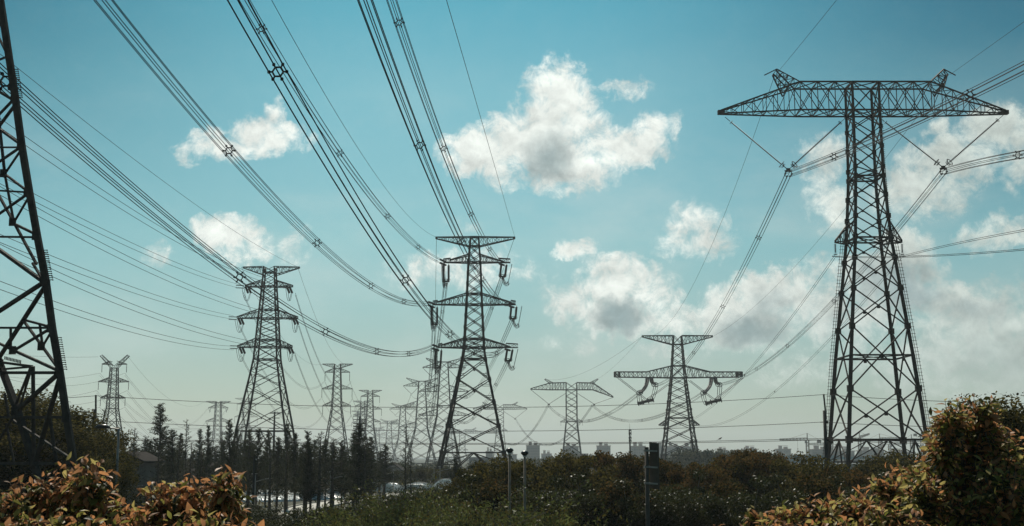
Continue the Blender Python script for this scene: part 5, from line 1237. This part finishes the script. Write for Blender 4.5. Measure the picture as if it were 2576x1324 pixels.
# --- undergrowth on the field between the trees
C = []
for i in range(1700):
    DD = rs.uniform(100, 320); u = rs.uniform(-50, 2600); p = Vector(((u-1288)/F*DD, DD, 0))
    g = gp_(760, 1280)
    if min((Vector((p.x, p.y, 0))-l).length for l in L) < 4.2 or (590 < u < 850 and 162 < DD < 215) or (690 < u < 900 and 118 < DD < 205): continue
    k = 45; q = rs.normal(size=(k, 3))*np.array([1.6, 1.6, .5]); q[:, 2] = np.abs(q[:, 2])*1.3; q[:, 0] += p.x; q[:, 1] += p.y; C.append(q)
C = np.concatenate(C); me = leaf_mesh('undergrowth', C, .38, [BROAD, OLIVE, L_DG], rs.randint(0, 3, len(C)), rs, .45); o = bpy.data.objects.new('undergrowth', me); COL.objects.link(o)
tag(o, 'dark weeds and low scrub covering the field', 'undergrowth', kind='stuff')

# --- foreground shrubs with large orange and green leaves
LEAFP = [(0, 0, 0), (.22, .17, .5), (.5, .24, .85), (.78, .13, .6), (1.0, 0, 0)]      # along, half width, -
def big_leaf_shrub(label, name, lobes, seed, ln=.12, pal=(.5, .2, .1, .2), grp='orange leaved shrubs in the foreground', inner=.6, hang=.45):
    """lobes: u, v, ru, rv, Y, number of twigs"""
    rs = np.random.RandomState(seed); tw = MB(); lf = MB()
    U, V_, RU, RV, YY, NN = lobes[0]; c0 = W(U, V_, YY); base = Vector((c0.x, YY, 0)); root = thing(name, base, label, 'shrub', grp)
    def leaf(p, d, up, L_, mi):
        d = Vector(d).normalized(); up = Vector(up); s_ = d.cross(up)
        if s_.length < 1e-3: s_ = Vector((1, 0, 0))
        s_.normalize(); nn = s_.cross(d).normalized(); droop = rs.uniform(.15, .6); fold = rs.uniform(.1, .5); wv_ = rs.uniform(.85, 1.15); n = len(lf.v); lf.cur = mi
        for (t, w, _) in LEAFP:
            c = Vector(p)+d*(L_*t)-nn*(L_*droop*t*t*.6)
            if w == 0: lf.v.append(c)
            else:
                lf.v.append(c-s_*(L_*w*wv_)+nn*(L_*w*fold)); lf.v.append(c); lf.v.append(c+s_*(L_*w*wv_)+nn*(L_*w*fold))
        for f in ((0, 1, 2), (0, 2, 3), (1, 4, 5, 2), (2, 5, 6, 3), (4, 7, 8, 5), (5, 8, 9, 6), (7, 10, 8), (8, 10, 9)): lf.face(*[n+i for i in f])
    for (u, v, ru, rv, Y, num) in lobes:
        c = W(u, v, Y); rx = ru*Y/F; rz_ = rv*Y/F; ry = (rx+rz_)*.45
        b = Vector((c.x+rs.uniform(-.1, .1), Y+.1, max(0, c.z-rz_*1.6)))
        tw.tube([base+Vector((rs.uniform(-.2, .2), 0, 0)), base.lerp(b, .6)+Vector((0, 0, .2)), b, c-Vector((0, 0, rz_*.4))], [.05, .04, .03, .02], 5, False)
        for i in range(num):
            while True:
                d = Vector(rs.normal(size=3)).normalized()
                if d.z > -.45: break
            r_ = rs.uniform(.72, 1.08) if rs.rand() < inner else rs.uniform(.25, .75); outer = r_ > .72
            tip = c+Vector((d.x*rx*r_, d.y*ry*r_, d.z*rz_*r_)); outd = (tip-(c-Vector((0, 0, rz_*.7)))).normalized(); tl = rs.uniform(.22, .42); st = tip-outd*tl-Vector((0, 0, .05))
            tw.tube([st, st.lerp(tip, .55)+Vector((0, 0, .015)), tip], [.006, .0045, .0025], 3, False)
            nl = rs.randint(6, 11); ang = rs.uniform(0, 6)
            for k in range(nl):
                t = (k+1)/nl; p = st.lerp(tip, t); ang += 2.4
                sd = outd.orthogonal().normalized(); sd.rotate(Matrix.Rotation(ang, 3, outd))
                ld = (outd*(.35+.5*t)+sd*.9+Vector((0, 0, -hang if rs.rand() < .65 else .1))).normalized()
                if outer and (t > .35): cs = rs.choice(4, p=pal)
                else: cs = rs.choice(4, p=(.10, .12, .14, .64))  # inner leaves mostly green, many darkened to paint in the shrub's inner shade
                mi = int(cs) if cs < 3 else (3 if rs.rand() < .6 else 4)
                leaf(p, ld, Vector((0, 0, 1))+Vector(rs.normal(size=3))*.55, ln*rs.uniform(.6, 1.15)*(1 if t < .9 else .75), mi)
    lf.cur = 0
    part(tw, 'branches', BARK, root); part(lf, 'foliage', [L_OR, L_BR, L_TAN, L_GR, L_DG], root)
    return root
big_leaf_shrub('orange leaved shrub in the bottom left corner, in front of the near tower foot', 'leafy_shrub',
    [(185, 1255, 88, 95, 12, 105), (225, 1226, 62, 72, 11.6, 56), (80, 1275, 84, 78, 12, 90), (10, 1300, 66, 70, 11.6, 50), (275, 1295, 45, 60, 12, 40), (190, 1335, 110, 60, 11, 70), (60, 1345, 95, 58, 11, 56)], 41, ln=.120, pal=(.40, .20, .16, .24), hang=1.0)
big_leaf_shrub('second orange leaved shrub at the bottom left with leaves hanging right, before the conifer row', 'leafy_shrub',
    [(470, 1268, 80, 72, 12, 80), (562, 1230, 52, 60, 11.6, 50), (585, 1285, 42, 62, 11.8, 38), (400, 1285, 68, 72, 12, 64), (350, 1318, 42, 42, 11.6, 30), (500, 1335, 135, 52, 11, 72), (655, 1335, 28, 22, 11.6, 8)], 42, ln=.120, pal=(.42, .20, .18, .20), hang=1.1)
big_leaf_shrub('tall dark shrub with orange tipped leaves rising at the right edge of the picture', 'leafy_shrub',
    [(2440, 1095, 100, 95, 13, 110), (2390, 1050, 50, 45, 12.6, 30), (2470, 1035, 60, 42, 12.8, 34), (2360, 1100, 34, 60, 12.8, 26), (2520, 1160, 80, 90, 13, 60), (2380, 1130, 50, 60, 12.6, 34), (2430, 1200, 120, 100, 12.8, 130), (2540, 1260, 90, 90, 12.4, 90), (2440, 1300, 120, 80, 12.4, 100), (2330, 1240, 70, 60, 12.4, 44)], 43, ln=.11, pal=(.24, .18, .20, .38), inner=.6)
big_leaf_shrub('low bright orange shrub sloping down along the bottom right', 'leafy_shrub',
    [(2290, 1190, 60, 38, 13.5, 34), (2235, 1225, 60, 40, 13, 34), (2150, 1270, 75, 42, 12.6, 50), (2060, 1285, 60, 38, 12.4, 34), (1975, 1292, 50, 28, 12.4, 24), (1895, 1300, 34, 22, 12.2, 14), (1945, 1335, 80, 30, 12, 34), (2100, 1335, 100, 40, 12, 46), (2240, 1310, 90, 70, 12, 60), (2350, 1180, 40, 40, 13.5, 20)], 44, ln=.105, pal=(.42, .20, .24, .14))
for (u, v, D, nm) in ((610, 1262, 95, 'dark bush in front of the left end of the white plastic rows'), (655, 1272, 90, 'low dark bush hiding the near end of the pale road'), (690, 1282, 88, 'dark bush at the near road bend'), (760, 1302, 84, 'low bush under the visible stretch of pale road'),
                  (940, 1250, 110, 'dark bush right of the visible stretch of pale road'), (1000, 1238, 120, 'dark bush before the pale greenhouse mound'), (1050, 1230, 115, 'dark bush below the third horned tower'), (1100, 1222, 110, 'dark bush at the foot of the centre tower left leg'), (1140, 1212, 105, 'taller dark bush right of the centre tower left leg')):
    place(RP[5], u, v, D, 1.5, nm, 'bush', 'bushes beside the pale road', 'broadleaf_bush', FIRST)
big_leaf_shrub('single orange sprig poking up at the bottom edge left of the low orange shrub', 'leafy_shrub', [(1805, 1335, 14, 22, 12, 5)], 45, ln=.08, pal=(.7, .2, .1, 0))

# ------------------------------------------------------------------ haze
hz = MB(); hz.box((0, 3700, 74), (11000, 7800, 150)); ho = hz.build('haze', None if False else GALV); ho.data.materials.clear()
hm = bpy.data.materials.new('haze'); hm.use_nodes = True; hn = hm.node_tree; hn.nodes.clear()
pv = hn.nodes.new('ShaderNodeVolumePrincipled'); pv.inputs['Color'].default_value = (0.80, 0.90, 0.94, 1); pv.inputs['Density'].default_value = 0.00019; pv.inputs['Anisotropy'].default_value = .3
om = hn.nodes.new('ShaderNodeOutputMaterial'); hn.links.new(pv.outputs[0], om.inputs['Volume']); ho.data.materials.append(hm)
tag(ho, kind='stuff')
ho['label'] = 'thin bluish haze that pales the distant towers and city'; ho['category'] = 'haze'
for d in DBG:
    if abs(d[4]) > 6: print('FIT', d)
for o in COL.objects:
    if o.parent is None and o.get('label') and not 4 <= len(o['label'].split()) <= 16: print('LONG', len(o['label'].split()), o['label'])
